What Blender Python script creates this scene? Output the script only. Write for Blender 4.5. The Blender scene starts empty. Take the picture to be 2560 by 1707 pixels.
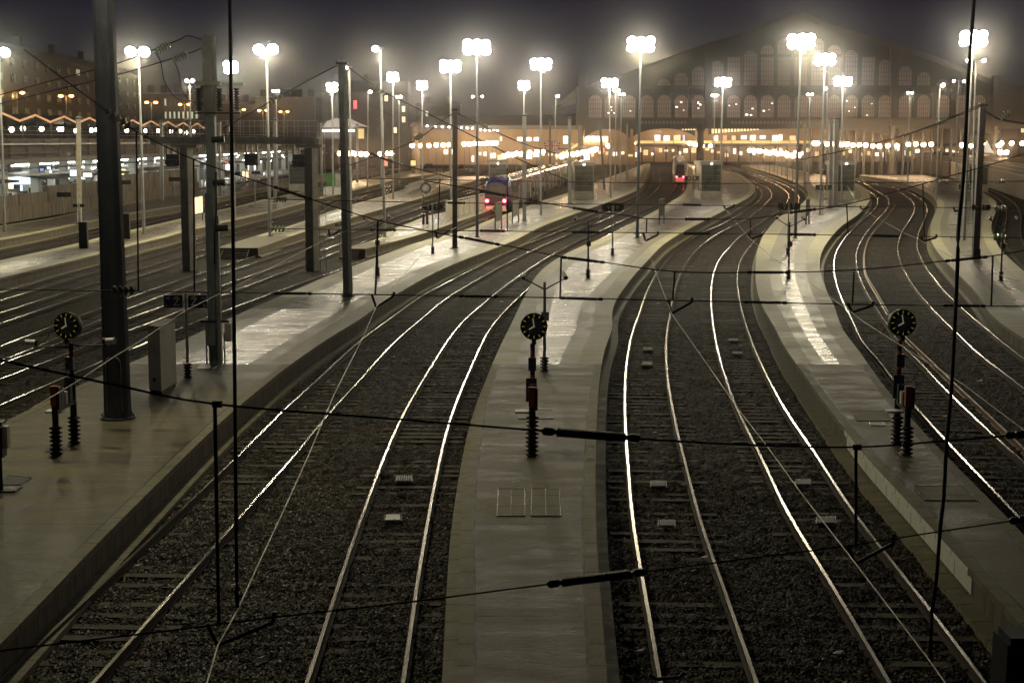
import bpy, bmesh, math, random
import numpy as np
from mathutils import Vector, Matrix
random.seed(7)
S = bpy.context.scene
C = S.collection
# ---------------------------------------------------------------- camera
H0, FP, HOR = 8.55, 3800.0, 350.0            # eye height, focal length and horizon row for a 2560 x 1707 frame
TH = math.atan((853.5 - HOR) / FP)
CT, ST = math.cos(TH), math.sin(TH)
cam = bpy.data.cameras.new('camera'); cam.lens = FP / 2560 * 36.0; cam.clip_start = 0.5; cam.clip_end = 5000
camo = bpy.data.objects.new('camera', cam); C.objects.link(camo)
camo.location = (0, 0, H0); camo.rotation_euler = (math.pi / 2 - TH, 0, 0)
S.camera = camo
# ---------------------------------------------------------------- world: night sky over a lit city
wd = bpy.data.worlds.new('World'); S.world = wd; wd.use_nodes = True
nt = wd.node_tree; nt.nodes.clear()
wo = nt.nodes.new('ShaderNodeOutputWorld'); bg = nt.nodes.new('ShaderNodeBackground')
tc = nt.nodes.new('ShaderNodeTexCoord'); sp = nt.nodes.new('ShaderNodeSeparateXYZ'); rp = nt.nodes.new('ShaderNodeValToRGB')
nt.links.new(tc.outputs['Generated'], sp.inputs[0]); nt.links.new(sp.outputs['Z'], rp.inputs[0])
nt.links.new(rp.outputs[0], bg.inputs[0]); nt.links.new(bg.outputs[0], wo.inputs[0])
e = rp.color_ramp.elements
e[0].position = 0.0; e[0].color = (0.10, 0.09, 0.10, 1)
e[1].position = 0.35; e[1].color = (0.011, 0.010, 0.032, 1)
e2 = rp.color_ramp.elements.new(0.09); e2.color = (0.05, 0.043, 0.11, 1)
bg.inputs[1].default_value = 0.17
S.view_settings.view_transform = 'Standard'; S.view_settings.look = 'None'; S.view_settings.gamma = 1
S.view_settings.exposure = 0.0
S.cycles.use_denoising = True
S.cycles.max_bounces = 4; S.cycles.diffuse_bounces = 2; S.cycles.glossy_bounces = 2; S.cycles.transmission_bounces = 3
S.cycles.volume_bounces = 0; S.cycles.transparent_max_bounces = 6
S.cycles.sample_clamp_indirect = 4.0; S.cycles.sample_clamp_direct = 0
S.cycles.use_light_tree = True; S.cycles.caustics_reflective = False; S.cycles.caustics_refractive = False
S.cycles.use_adaptive_sampling = True; S.cycles.adaptive_threshold = 0.02
LAMP = 0.75                                   # one dial for every flood lamp

# ---------------------------------------------------------------- measuring helpers (photo pixel -> point on a real plane)
TILES = dict(A0=(0, 0, 3.267), A1=(640, 0, 3.267), A2=(1280, 0, 3.267), A3=(1920, 0, 3.267),
    B0=(0, 400, 3.267), B1=(640, 400, 3.267), B2=(1280, 400, 3.267), B3=(1920, 400, 3.267),
    C0=(0, 800, 3.267), C1=(640, 800, 3.267), C2=(1280, 800, 3.267), C3=(1920, 800, 3.267),
    D0=(0, 1227, 3.267), D1=(640, 1227, 3.267), D2=(1280, 1227, 3.267), D3=(1920, 1227, 3.267),
    E=(1500, 380, 5.88), F=(1860, 380, 5.88), G=(2220, 380, 6.918), H=(1100, 380, 5.88), I=(0, 440, 5.88),
    J=(380, 420, 5.88), K=(740, 360, 5.88), L=(0, 700, 4.2), M=(1240, 220, 5.88), N=(1560, 20, 4.3556),
    O=(2040, 20, 4.3558), Q=(1560, 280, 5.345), R=(2000, 280, 4.2), S=(800, 180, 4.704), P=(0, 0, 1.0))
def T(spec):
    """'B1 430,1568 600,1445 D0 ...' -> list of points in photo pixels"""
    out, t = [], 'P'
    for w in spec.split():
        if ',' in w:
            a, b = w.split(','); x0, y0, s = TILES[t]
            out.append((x0 + float(a) / s, y0 + float(b) / s))
        else: t = w
    return out
def row_of(Y, z):
    hz = H0 - z; zc = Y * CT + hz * ST
    return 853.5 + FP * (hz * CT - Y * ST) / zc, zc
def Gd(px, py, z):
    """point on the horizontal plane z under a photo pixel"""
    v = (py - 853.5) / FP; hz = H0 - z
    Y = hz * (CT - v * ST) / (v * CT + ST)
    zc = Y * CT + hz * ST
    return Vector(((px - 1280) / FP * zc, Y, z))
def Wy(px, py, Y):
    """point at distance Y ahead on the ray of a photo pixel"""
    v = (py - 853.5) / FP
    hz = Y * (v * CT + ST) / (CT - v * ST)
    zc = Y * CT + hz * ST
    return Vector(((px - 1280) / FP * zc, Y, H0 - hz))
class Curve:
    """X as a smooth function of Y on the plane z, measured from the photo"""
    def __init__(s, spec, z, sm=2, ymax=560, ymin=13):
        pts = sorted(((Gd(x, y, z).y, x, y) for x, y in T(spec)))
        grp = []
        for _, x, y in sorted(pts, key=lambda p: p[2]):
            if grp and y - grp[-1][0][1] < 3.2: grp[-1].append((x, y))
            else: grp.append([(x, y)])
        xs = np.array([np.mean([q[0] for q in g_]) for g_ in grp]); ys = np.array([np.mean([q[1] for q in g_]) for g_ in grp])
        Yn = Gd(0, ys[-1], z).y; Yf = Gd(0, ys[0], z).y
        s.Yn, s.Yf = Yn, Yf
        n = max(8, int((Yf - Yn) / 1.0)); Y = np.linspace(Yn, Yf, n)
        hz = H0 - z; zc = Y * CT + hz * ST; r = 853.5 + FP * (hz * CT - Y * ST) / zc
        r = np.clip(r, ys[0], ys[-1])
        # cubic Hermite through the control points
        d = np.gradient(xs, ys) if len(ys) > 2 else np.full(len(ys), (xs[-1] - xs[0]) / (ys[-1] - ys[0]))
        k = np.clip(np.searchsorted(ys, r) - 1, 0, len(ys) - 2)
        hh = ys[k + 1] - ys[k]; t = (r - ys[k]) / hh
        x = ((2*t**3 - 3*t**2 + 1) * xs[k] + (t**3 - 2*t**2 + t) * hh * d[k] + (-2*t**3 + 3*t**2) * xs[k+1] + (t**3 - t**2) * hh * d[k+1])
        X = (x - 1280) / FP * zc
        def ext(Y, X):
            m = max(2, int(min(18, len(Y) // 3)))
            a = np.polyfit(Y[:m], X[:m], 1); b = np.polyfit(Y[-m:], X[-m:], 1)
            Y0 = np.arange(ymin, Y[0] - .5, 1.0); Y1 = np.arange(Y[-1] + 1, ymax, 1.0)
            X0 = X[0] + a[0] * (Y0 - Y[0]); X1 = X[-1] + b[0] * (Y1 - Y[-1])
            return np.concatenate([Y0, Y, Y1]), np.concatenate([X0, X, X1])
        Y, X = ext(Y, X)
        for _ in range(sm * 6):
            X[1:-1] = .25 * X[:-2] + .5 * X[1:-1] + .25 * X[2:]
        s.Y, s.X, s.z = Y, X, z
    def x(s, Y): return float(np.interp(Y, s.Y, s.X))
    def slope(s, Y): return (s.x(Y + 1.5) - s.x(Y - 1.5)) / 3.0
    def off(s, Y, d): return s.x(Y) + d * math.sqrt(1 + s.slope(Y) ** 2)
def samples(a, b):
    out, Y = [], a
    while Y < b:
        out.append(Y); Y += 1.0 + Y * .006
    out.append(b); return out

# ---------------------------------------------------------------- mesh helpers
class MB:
    def __init__(s): s.v, s.f, s.m, s.sm = [], [], [], []
    def add(s, vs, fs, mi=0, smooth=False):
        o = len(s.v); s.v += [tuple(v) for v in vs]
        for f in fs: s.f.append(tuple(i + o for i in f)); s.m.append(mi); s.sm.append(smooth)
    def box(s, c, d, rz=0, mi=0, top=1.0, basis=None):
        x, y, z = d[0] / 2, d[1] / 2, d[2] / 2
        vs = [Vector((sx * x * (top if sz > 0 else 1), sy * y * (top if sz > 0 else 1), sz * z)) for sz in (-1, 1) for sx, sy in ((-1, -1), (1, -1), (1, 1), (-1, 1))]
        R = basis if basis is not None else Matrix.Rotation(rz, 3, 'Z')
        c = Vector(c)
        s.add([R @ v + c for v in vs], [(0, 3, 2, 1), (4, 5, 6, 7), (0, 1, 5, 4), (1, 2, 6, 5), (2, 3, 7, 6), (3, 0, 4, 7)], mi)
        return s
    def cyl(s, a, b, r0, r1=None, n=8, mi=0, caps=True, smooth=True):
        a, b = Vector(a), Vector(b); r1 = r0 if r1 is None else r1
        d = (b - a); L = d.length
        if L < 1e-6: return s
        d /= L; u = d.orthogonal().normalized(); w = d.cross(u)
        vs = []
        for p, r in ((a, r0), (b, r1)):
            for k in range(n):
                t = 2 * math.pi * k / n; vs.append(p + (u * math.cos(t) + w * math.sin(t)) * r)
        s.add(vs, [(k, (k + 1) % n, n + (k + 1) % n, n + k) for k in range(n)], mi, smooth)
        if caps: s.add(vs, [tuple(range(n - 1, -1, -1)), tuple(range(n, 2 * n))], mi)
        return s
    def tube(s, pts, r, n=5, mi=0):
        pts = [Vector(p) for p in pts]; vs = []
        for i, p in enumerate(pts):
            d = (pts[min(i + 1, len(pts) - 1)] - pts[max(i - 1, 0)]).normalized()
            u = d.cross(Vector((0, 0, 1)))
            u = Vector((1, 0, 0)) if u.length < 1e-3 else u.normalized()
            w = u.cross(d)
            rr = r[i] if isinstance(r, (list, tuple)) else r
            for k in range(n):
                t = 2 * math.pi * k / n; vs.append(p + (u * math.cos(t) + w * math.sin(t)) * rr)
        fs = [(i*n + k, i*n + (k+1) % n, (i+1)*n + (k+1) % n, (i+1)*n + k) for i in range(len(pts) - 1) for k in range(n)]
        fs += [tuple(range(n - 1, -1, -1)), tuple(range((len(pts)-1)*n, len(pts)*n))]
        s.add(vs, fs, mi, True); return s
    def lathe(s, c, prof, n=12, mi=0, axis=None):
        c = Vector(c); R = Matrix.Identity(3) if axis is None else Vector((0, 0, 1)).rotation_difference(Vector(axis)).to_matrix()
        vs = [c + R @ Vector((r * math.cos(2*math.pi*k/n), r * math.sin(2*math.pi*k/n), z)) for r, z in prof for k in range(n)]
        fs = [(i*n + k, i*n + (k+1) % n, (i+1)*n + (k+1) % n, (i+1)*n + k) for i in range(len(prof) - 1) for k in range(n)]
        s.add(vs, fs, mi, True)
        s.add(vs, [tuple(range(n - 1, -1, -1)), tuple(range((len(prof)-1)*n, len(prof)*n))], mi); return s
    def sweep(s, path, prof, mis, closed=True, cap=True):
        """prof: (lateral, z) pairs carried along path of (Vector, right-vector)"""
        n = len(prof); vs = [p + r * a + Vector((0, 0, b)) for p, r in path for a, b in prof]
        m = n if closed else n - 1
        for i in range(len(path) - 1):
            for k in range(m):
                k2 = (k + 1) % n
                s.f.append(None)
                s.f[-1] = tuple(len(s.v) + q for q in (i*n + k, (i+1)*n + k, (i+1)*n + k2, i*n + k2)); s.m.append(mis[k]); s.sm.append(False)
        if cap and closed:
            s.f.append(tuple(len(s.v) + q for q in range(n))); s.m.append(mis[0]); s.sm.append(False)
        s.v += [tuple(v) for v in vs]; return s
    def build(s, name, mats, parent=None, loc=None):
        me = bpy.data.meshes.new(name)
        o3 = Vector(parent.matrix_world.translation) if parent is not None and parent.parent is None else Vector((0, 0, 0))
        if parent is not None: o3 = Vector(parent['_o'])
        elif loc is not None: o3 = Vector(loc)
        me.from_pydata([(v[0] - o3.x, v[1] - o3.y, v[2] - o3.z) for v in s.v], [], s.f)
        if not isinstance(mats, (list, tuple)): mats = [mats]
        for mm in mats: me.materials.append(mm)
        me.polygons.foreach_set('material_index', s.m); me.polygons.foreach_set('use_smooth', s.sm)
        me.update()
        o = bpy.data.objects.new(name, me); C.objects.link(o)
        if parent is not None: o.parent = parent
        else: o.location = o3
        o['_o'] = tuple(o3)
        return o
def tag(o, label=None, cat=None, group=None, kind=None):
    if label: o['label'] = label
    if cat: o['category'] = cat
    if group: o['group'] = group
    if kind: o['kind'] = kind
    return o
def thing(name, label, cat, loc, group=None, kind=None):
    o = bpy.data.objects.new(name, None); C.objects.link(o); o.location = loc; o['_o'] = tuple(loc)
    o.empty_display_size = .2
    return tag(o, label, cat, group, kind)
# ---------------------------------------------------------------- materials
def newmat(name):
    m = bpy.data.materials.new(name); m.use_nodes = True; t = m.node_tree
    return m, t, t.nodes['Principled BSDF']
def N(t, typ, **kw):
    n = t.nodes.new(typ)
    for k, v in kw.items():
        if k.startswith('i_'): n.inputs[k[2:].replace('_', ' ')].default_value = v
        else: setattr(n, k, v)
    return n
def ramp(t, src, stops):
    r = t.nodes.new('ShaderNodeValToRGB'); t.links.new(src, r.inputs[0])
    el = r.color_ramp.elements
    while len(el) < len(stops): el.new(0.5)
    for q, (p, c) in zip(el, stops):
        q.position = p; q.color = (*c, 1) if len(c) == 3 else c
    return r.outputs[0]
def coords(t, scale=(1, 1, 1)):
    g = N(t, 'ShaderNodeNewGeometry'); mp = N(t, 'ShaderNodeMapping'); mp.inputs['Scale'].default_value = scale
    t.links.new(g.outputs['Position'], mp.inputs[0]); return mp.outputs[0]
def noise(t, vec, sc, det=4, rough=.55):
    n = N(t, 'ShaderNodeTexNoise'); n.inputs['Scale'].default_value = sc; n.inputs['Detail'].default_value = det
    n.inputs['Roughness'].default_value = rough; t.links.new(vec, n.inputs['Vector']); return n.outputs['Fac']
def mat(name, col, rough=.6, metal=0.0, var=.3, sc=3.0, bump=0.0, stretch=(1, 1, 1), rv=.1, tint=None):
    m, t, b = newmat(name); v = coords(t, stretch); f = noise(t, v, sc)
    lo = [c * (1 - var) for c in col]; hi = [min(1, c * (1 + var)) for c in (tint or col)]
    t.links.new(ramp(t, f, [(.3, lo), (.7, hi)]), b.inputs['Base Color'])
    t.links.new(ramp(t, f, [(.3, (max(0, rough - rv),) * 3), (.7, (min(1, rough + rv),) * 3)]), b.inputs['Roughness'])
    b.inputs['Metallic'].default_value = metal
    if bump:
        bp = N(t, 'ShaderNodeBump'); bp.inputs['Strength'].default_value = bump; bp.inputs['Distance'].default_value = .02
        t.links.new(noise(t, v, sc * 6, 6), bp.inputs['Height']); t.links.new(bp.outputs[0], b.inputs['Normal'])
    return m
def emit(name, col, st, base=(.8, .8, .8)):
    m, t, b = newmat(name); b.inputs['Base Color'].default_value = (*base, 1); b.inputs['Roughness'].default_value = .4
    b.inputs['Emission Color'].default_value = (*col, 1); b.inputs['Emission Strength'].default_value = st
    return m
def ballast_mat():
    m, t, b = newmat('ballast'); v = coords(t)
    vo = N(t, 'ShaderNodeTexVoronoi'); vo.inputs['Scale'].default_value = 15; t.links.new(v, vo.inputs['Vector'])
    sep = N(t, 'ShaderNodeSeparateColor'); t.links.new(vo.outputs['Color'], sep.inputs[0])
    base = ramp(t, sep.outputs[0], [(0, (.005, .0045, .0035)), (.4, (.018, .016, .012)), (.8, (.050, .045, .035)), (1, (.22, .205, .165))])
    pn = noise(t, v, .35, 5, .6)
    tint = ramp(t, pn, [(.38, (1.0, 1.0, .92)), (.5, (.72, .64, .52)), (.62, (.80, .56, .36))])
    mx = N(t, 'ShaderNodeMix', data_type='RGBA', blend_type='MULTIPLY'); mx.inputs[0].default_value = 1
    t.links.new(base, mx.inputs[6]); t.links.new(tint, mx.inputs[7]); at = N(t, 'ShaderNodeAttribute', attribute_name='oil'); mo = N(t, 'ShaderNodeMix', data_type='RGBA', blend_type='MULTIPLY')
    t.links.new(at.outputs['Fac'], mo.inputs[0]); t.links.new(mx.outputs[2], mo.inputs[6]); mo.inputs[7].default_value = (.42, .33, .24, 1)
    t.links.new(mo.outputs[2], b.inputs['Base Color']); b.inputs['Roughness'].default_value = .8; b.inputs['Specular IOR Level'].default_value = .15
    bp = N(t, 'ShaderNodeBump', invert=True); bp.inputs['Strength'].default_value = 1; bp.inputs['Distance'].default_value = .09
    t.links.new(vo.outputs['Distance'], bp.inputs['Height'])
    bp2 = N(t, 'ShaderNodeBump'); bp2.inputs['Strength'].default_value = .6; bp2.inputs['Distance'].default_value = .3
    t.links.new(noise(t, v, 1.2, 3), bp2.inputs['Height']); t.links.new(bp2.outputs[0], bp.inputs['Normal'])
    t.links.new(bp.outputs[0], b.inputs['Normal']); return m
def joints(t, v_axis, period, width):
    """1 on thin joint lines"""
    a = N(t, 'ShaderNodeMath', operation='MULTIPLY'); t.links.new(v_axis, a.inputs[0]); a.inputs[1].default_value = 1 / period
    f = N(t, 'ShaderNodeMath', operation='FRACT'); t.links.new(a.outputs[0], f.inputs[0])
    l = N(t, 'ShaderNodeMath', operation='LESS_THAN'); t.links.new(f.outputs[0], l.inputs[0]); l.inputs[1].default_value = width / period
    return l.outputs[0]
def slab_mat(name, lo, hi, r0, r1, sc=.5, st=(1, 2.6, 1), per=0, tint=None, pers=None, bump=.12):
    m, t, b = newmat(name); v = coords(t, st); g = N(t, 'ShaderNodeNewGeometry')
    f = noise(t, v, sc, 9, .68); f2 = noise(t, v, sc * 9, 6, .7)
    mix = N(t, 'ShaderNodeMath', operation='MULTIPLY_ADD'); t.links.new(f2, mix.inputs[0]); mix.inputs[1].default_value = .35
    t.links.new(f, mix.inputs[2])
    stops = [(.52, lo), (.80, hi)] if not tint else [(.52, lo), (.66, tint), (.82, hi)]
    col = ramp(t, mix.outputs[0], stops)
    for sc_, st_, lo_, hi_ in ((28, (1, 1, 1), .62, 1.3), (5, (.35, 3.2, 1), .8, 1.16)):
        gr = ramp(t, noise(t, coords(t, st_), sc_, 3, .7), [(.3, (lo_,) * 3), (.7, (hi_,) * 3)])
        mg = N(t, 'ShaderNodeMix', data_type='RGBA', blend_type='MULTIPLY'); mg.inputs[0].default_value = 1
        t.links.new(col, mg.inputs[6]); t.links.new(gr, mg.inputs[7]); col = mg.outputs[2]
    sx = N(t, 'ShaderNodeSeparateXYZ'); t.links.new(g.outputs['Position'], sx.inputs[0])
    if per:
        j = joints(t, sx.outputs['Y'], per, .05)
        mx = N(t, 'ShaderNodeMix', data_type='RGBA'); t.links.new(j, mx.inputs[0]); t.links.new(col, mx.inputs[6]); mx.inputs[7].default_value = (*[c * .25 for c in lo], 1); col = mx.outputs[2]
    t.links.new(col, b.inputs['Base Color'])
    t.links.new(ramp(t, f, [(.35, (r0,) * 3), (.68, (r1,) * 3)]), b.inputs['Roughness'])
    bp = N(t, 'ShaderNodeBump'); bp.inputs['Strength'].default_value = bump; bp.inputs['Distance'].default_value = .02
    t.links.new(f2, bp.inputs['Height']); t.links.new(bp.outputs[0], b.inputs['Normal']); return m
def face_mat(name, lo, hi, per=1.2):
    """stained concrete upright with vertical streaks and panel joints"""
    m, t, b = newmat(name); v = coords(t, (1, 1, .12)); g = N(t, 'ShaderNodeNewGeometry')
    f = noise(t, v, 3.0, 6, .65); col = ramp(t, f, [(.3, lo), (.7, hi)])
    sx = N(t, 'ShaderNodeSeparateXYZ'); t.links.new(g.outputs['Position'], sx.inputs[0])
    j = joints(t, sx.outputs['Y'], per, .05)
    mx = N(t, 'ShaderNodeMix', data_type='RGBA'); t.links.new(j, mx.inputs[0]); t.links.new(col, mx.inputs[6]); mx.inputs[7].default_value = (*[c * .3 for c in lo], 1)
    t.links.new(mx.outputs[2], b.inputs['Base Color']); b.inputs['Roughness'].default_value = .8; return m
MAT = dict(
    ballast=ballast_mat(),
    slab=slab_mat('old_concrete_slab', (.03, .022, .009), (.20, .175, .095), .48, .75, .5, (1, 2.6, 1), 6.1, (.10, .087, .048), None, .5),
    paving=slab_mat('worn_paving', (.06, .05, .036), (.25, .22, .175), .2, .5, .8, (.8, 3.4, 1), 1.5, None, None, .9),
    coping=slab_mat('pale_coping', (.42, .395, .25), (.56, .53, .36), .55, .7, .5, (1, 1, 1), 1.2, None, None, .05),
    coping2=slab_mat('tan_coping', (.23, .215, .145), (.33, .31, .215), .45, .65, .5, (1, 1, 1), 1.2, None, None, .05),
    edge=slab_mat('edge_stone', (.12, .108, .055), (.24, .215, .12), .6, .8, 1.5, (1, 1, 1), 1.0),
    face=face_mat('platform_face', (.06, .052, .035), (.20, .17, .12)),
    white_face=face_mat('whitewashed_face', (.70, .70, .60), (.85, .85, .76), 1.3),
    steel=mat('rail_head_steel', (.46, .42, .36), .24, 1.0, .08, 8, 0, (1, .05, 1), .03),
    rust=mat('rust', (.045, .028, .018), .75, .2, .4, 6),
    wood=mat('sleeper', (.07, .057, .036), .8, 0, .45, 5, .5),
    galv=mat('galvanised_steel', (.32, .34, .35), .42, .55, .15, 1.2),
    dkgrey=mat('dark_grey_paint', (.075, .085, .105), .45, .2, .2, 1.5),
    green=mat('weathered_green_grey', (.42, .48, .43), .6, .05, .3, 1.5, .1),
    concrete=mat('pole_concrete', (.44, .42, .36), .8, 0, .25, 1.6, .2),
    black=mat('black_metal', (.012, .012, .012), .5, .3, .2, 4),
    cable=mat('black_cable', (.006, .006, .006), .6, 0, .1, 4),
    copper=mat('contact_wire_copper', (.22, .19, .14), .45, .7, .1, 4),
    glassins=mat('glass_insulator', (.30, .36, .26), .12, .1, .1, 4),
    white=mat('white_paint', (.72, .72, .68), .5, 0, .1, 2),
    cream=mat('cream_steel', (.74, .72, .58), .55, 0, .12, 1.2),
    kiosk=mat('kiosk_frame', (.26, .27, .25), .5, .3, .1, 2),
    kglass=mat('kiosk_glass', (.045, .058, .05), .32, .2, .3, .8),
    red=mat('red_paint', (.45, .03, .02), .5, 0, .2, 2),
    orange=mat('orange_paint', (.40, .09, .02), .6, 0, .3, 4),
    dark=mat('dark_iron', (.035, .034, .030), .6, .2, .3, .5),
    mastd=mat('near_mast_paint', (.065, .075, .092), .4, .2, .2, 1.5),
    roofd=mat('dark_roof', (.045, .045, .045), .6, 0, .3, .3),
)
EM = dict(
    flood=emit('flood_lens', (1, .94, .82), 75),
    flood2=emit('flood_lens_cool', (.93, 1, .90), 85),
    flood3=emit('flood_lens_warm', (1, .90, .74), 65),
    floodw=emit('small_flood_lens', (1, .97, .88), 40),
    globe=emit('warm_globe', (1, .66, .36), 70),
    sodium=emit('sodium_lens', (1, .42, .08), 30),
    tube=emit('white_tube', (.93, 1, .93), 14),
    red=emit('red_tail_lamp', (1, .02, .04), 60),
)
# ---------------------------------------------------------------- ground and sky setting
def vnoise(x, y, s, seed):
    rs = np.random.RandomState(seed); n = 257; tb = rs.rand(n, n)
    u, v = x / s % (n - 1), y / s % (n - 1); i, j = u.astype(int), v.astype(int); a, b_ = u - i, v - j
    a = a * a * (3 - 2 * a); b_ = b_ * b_ * (3 - 2 * b_)
    return (tb[i, j] * (1-a) * (1-b_) + tb[i+1, j] * a * (1-b_) + tb[i, j+1] * (1-a) * b_ + tb[i+1, j+1] * a * b_) - .5
gx = np.arange(-24, 26.01, .085); gy = [12.0]
while gy[-1] < 72: gy.append(gy[-1] + .05 + (gy[-1] - 12) * .0045)
gy = np.array(gy); XX, YY = np.meshgrid(gx, gy); fade = np.clip(np.minimum(np.minimum(XX + 24, 26 - XX), np.minimum(YY - 12, 72 - YY)) / 2, 0, 1)
ZZ = -.012 + fade * (.055 * vnoise(XX + 50, YY, .9, 1) + .05 * vnoise(XX + 50, YY, .22, 2) + .075 * vnoise(XX + 50, YY, .085, 3)) 
me = bpy.data.meshes.new('ground'); nx, ny = len(gx), len(gy)
idx = np.arange(nx * ny).reshape(ny, nx); q = np.stack([idx[:-1, :-1], idx[:-1, 1:], idx[1:, 1:], idx[1:, :-1]], -1).reshape(-1, 4)
fv = [(-700, -40), (700, -40), (700, 1500), (-700, 1500), (-24, 12), (26, 12), (26, gy[-1]), (-24, gy[-1])]
vv = np.concatenate([np.stack([XX, YY, ZZ], -1).reshape(-1, 3), np.array([(a, b_, -.014) for a, b_ in fv])])
o_ = nx * ny; extra = [(0, 1, 5, 4), (1, 2, 6, 5), (2, 3, 7, 6), (3, 0, 4, 7)]
me.vertices.add(len(vv)); me.vertices.foreach_set('co', vv.ravel())
loops = np.concatenate([q.ravel(), np.array(extra).ravel() + o_]); nf = len(q) + 4
me.loops.add(len(loops)); me.loops.foreach_set('vertex_index', loops)
me.polygons.add(nf); me.polygons.foreach_set('loop_start', np.arange(nf) * 4); me.polygons.foreach_set('loop_total', np.full(nf, 4))
me.update(); me.validate(); me.materials.append(MAT['ballast'])
gob = bpy.data.objects.new('ground', me); C.objects.link(gob)
tag(gob, 'dark ballast bed of the railway yard', 'ground', kind='structure')

ZR, ZP = .17, .72
RAILS = {}
def path_of(cv, Ys, d=0.0, z=0.0):
    out = []
    for Y in Ys:
        s = cv.slope(Y); r = Vector((1, -s, 0)).normalized()
        out.append((Vector((cv.x(Y), Y, z)) + r * d, r))
    return out
RPROF = [(-.0325, .17), (.0325, .17), (.036, .135), (.010, .12), (.010, .03), (.07, .015), (.07, 0), (-.07, 0), (-.07, .015), (-.010, .03), (-.010, .12), (-.036, .135)]
RMI = [0] + [1] * 11
def rail(parent, cv, Ys, d, name='rail'):
    b = MB(); b.sweep(path_of(cv, Ys, d), RPROF, RMI); return b.build(name, [MAT['steel'], MAT['rust']], parent)
def track(spec, side, y0, y1, label, slp=(0, 0), sm=2, mats=None):
    """spec: the measured rail; side: -1 when it is the left rail, +1 when the right one"""
    cv = Curve(spec, ZR, sm)
    Ys = samples(y0, y1)
    root = thing('railway_track', label, 'railway track', (cv.x(y0), y0, 0), 'railway tracks', 'structure')
    rail(root, cv, Ys, 0); rail(root, cv, Ys, -side * 1.5)
    # sleepers: the nearest ones one by one, the rest as one strip of parts
    a, bnd = slp; rest = MB(); Y = y0 + .3; k = 0; proto = None
    while Y < min(y1, 105):
        s = cv.slope(Y); r = Vector((1, -s, 0)).normalized(); c = Vector((cv.x(Y), Y, -.07)) - r * side * .75
        az = math.atan2(r.y, r.x)
        if a <= Y < bnd and k < 100:
            if proto is None:
                pb = MB(); pb.box((0, 0, 0), (2.55, .26, .14), 0, 0, .985); proto = bpy.data.meshes.new('sleeper')
                proto.from_pydata(pb.v, [], pb.f); proto.materials.append(MAT['wood'])
            o = bpy.data.objects.new('sleeper', proto); C.objects.link(o); o.parent = root
            o.location = c - Vector(root['_o']) + Vector((random.uniform(-.04, .04), 0, random.uniform(-.032, .008)))
            o.rotation_euler = (random.uniform(-.01, .01), 0, az + random.uniform(-.015, .015)); k += 1
        else:
            rest.box(c + Vector((0, 0, random.uniform(-.03, .006))), (2.55, .26, .14), az)
        Y += .64 / math.sqrt(1 + s * s)
    if rest.f:
        tag(rest.build('sleepers', MAT['wood'], root), 'far sleepers of this track', kind='stuff')
    return cv
TR = {}
TR['T1'] = track('L 0,1310 690,1015 1090,845 1540,655 1940,485 B1 0,1135 720,880 1087,745 1460,610 K 1550,1529 2310,1215 P 1240,528 1420,452 1500,425', -1, 20, 340,
    'track beside the left edge of the widest foreground platform, under the blue-nosed train')
TR['T2'] = track('C1 0,970 220,735 430,555 700,300 870,150 1080,0 B1 1370,1100 1560,1000 2091,740 B2 0,740 380,585 780,430 1000,325 E 750,500 785,300 795,215', -1, 13, 520,
    'left track of the pair between the two nearest platforms, sweeping to the station', (13, 60))
TR['T3'] = track('D1 420,1568 600,980 940,0 C1 1160,850 1430,380 1700,0 B1 1930,1110 B2 0,985 330,770 E 520,920 860,760 1000,655 1085,570 1115,490 1115,400 P 1690,435 1688,420', -1, 13, 520,
    'right track of the pair between the two nearest platforms, leading under the white train', (13, 66))
TR['T4'] = track('D2 1210,1520 1080,790 960,0 C2 960,1300 930,1000 922,700 925,450 960,200 1020,0 B2 1000,1350 1090,1100 1220,870 1400,690 1560,590 1800,480 E 2200,800 F 130,790 240,680 262,600 220,530 150,490 E 2100,405 1900,300', -1, 13, 520,
    'S-curved track along the right edge of the centre platform', (13, 60))
TR['T5'] = track('D3 990,1568 700,1050 250,330 60,0 C3 0,1220 C2 1850,760 1760,520 1680,250 1635,0 B2 1640,1300 1625,1100 1640,950 1700,800 1800,690 F 0,1190 230,1050 400,940 520,860 620,760 655,670 650,610 580,550 470,480 350,430 200,370 0,300', -1, 13, 520,
    'S-curved track along the left edge of the platform with the painted white kerb', (13, 60))
TR['T6'] = track('D3 2060,215 1850,0 C3 1450,980 1190,690 1020,490 830,250 B3 845,1568 700,1330 600,1130 545,950 537,850 570,720 650,610 760,500 860,410 893,350 885,300 F 1870,600 1760,530 1630,455', -1, 13, 480,
    'left track of the curved pair right of the platform with the painted white kerb', (30, 70))
TR['T7'] = track('C3 2091,550 1700,260 1430,0 B3 1510,1380 1330,1200 1210,1060 1130,930 1080,820 1060,700 G 190,1522 240,1380 340,1220 430,1080 460,950 440,880 360,800 200,690 0,600 F 1900,490 1700,440', -1, 22, 480,
    'right track of the curved pair, next to the platform at the right edge')
TR['T8'] = track('P 2700,735 2640,690 2591,641 G 2352,1570 2300,1400 2300,1100 2270,1000 2200,890 2050,780 1850,680 1600,600', 1, 88, 330,
    'dark curved track between the right platform and the ramp wall')
TR['TA'] = track('L 0,130 460,0 J 0,1215 490,1085 830,995 1700,760 2290,610 K 670,760 1260,620 1500,560 2200,440 2352,415', -1, 30, 420, 'farthest left of the four straight yard tracks in front of the long left platform')
TR['TB'] = track('L 0,345 1070,5 J 0,1430 490,1275 830,1180 1160,1080 1700,930 2290,745 K 650,850 1260,700 1500,640 1800,585', -1, 30, 400, 'second straight yard track, running behind the short platform with rusty steps')
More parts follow.
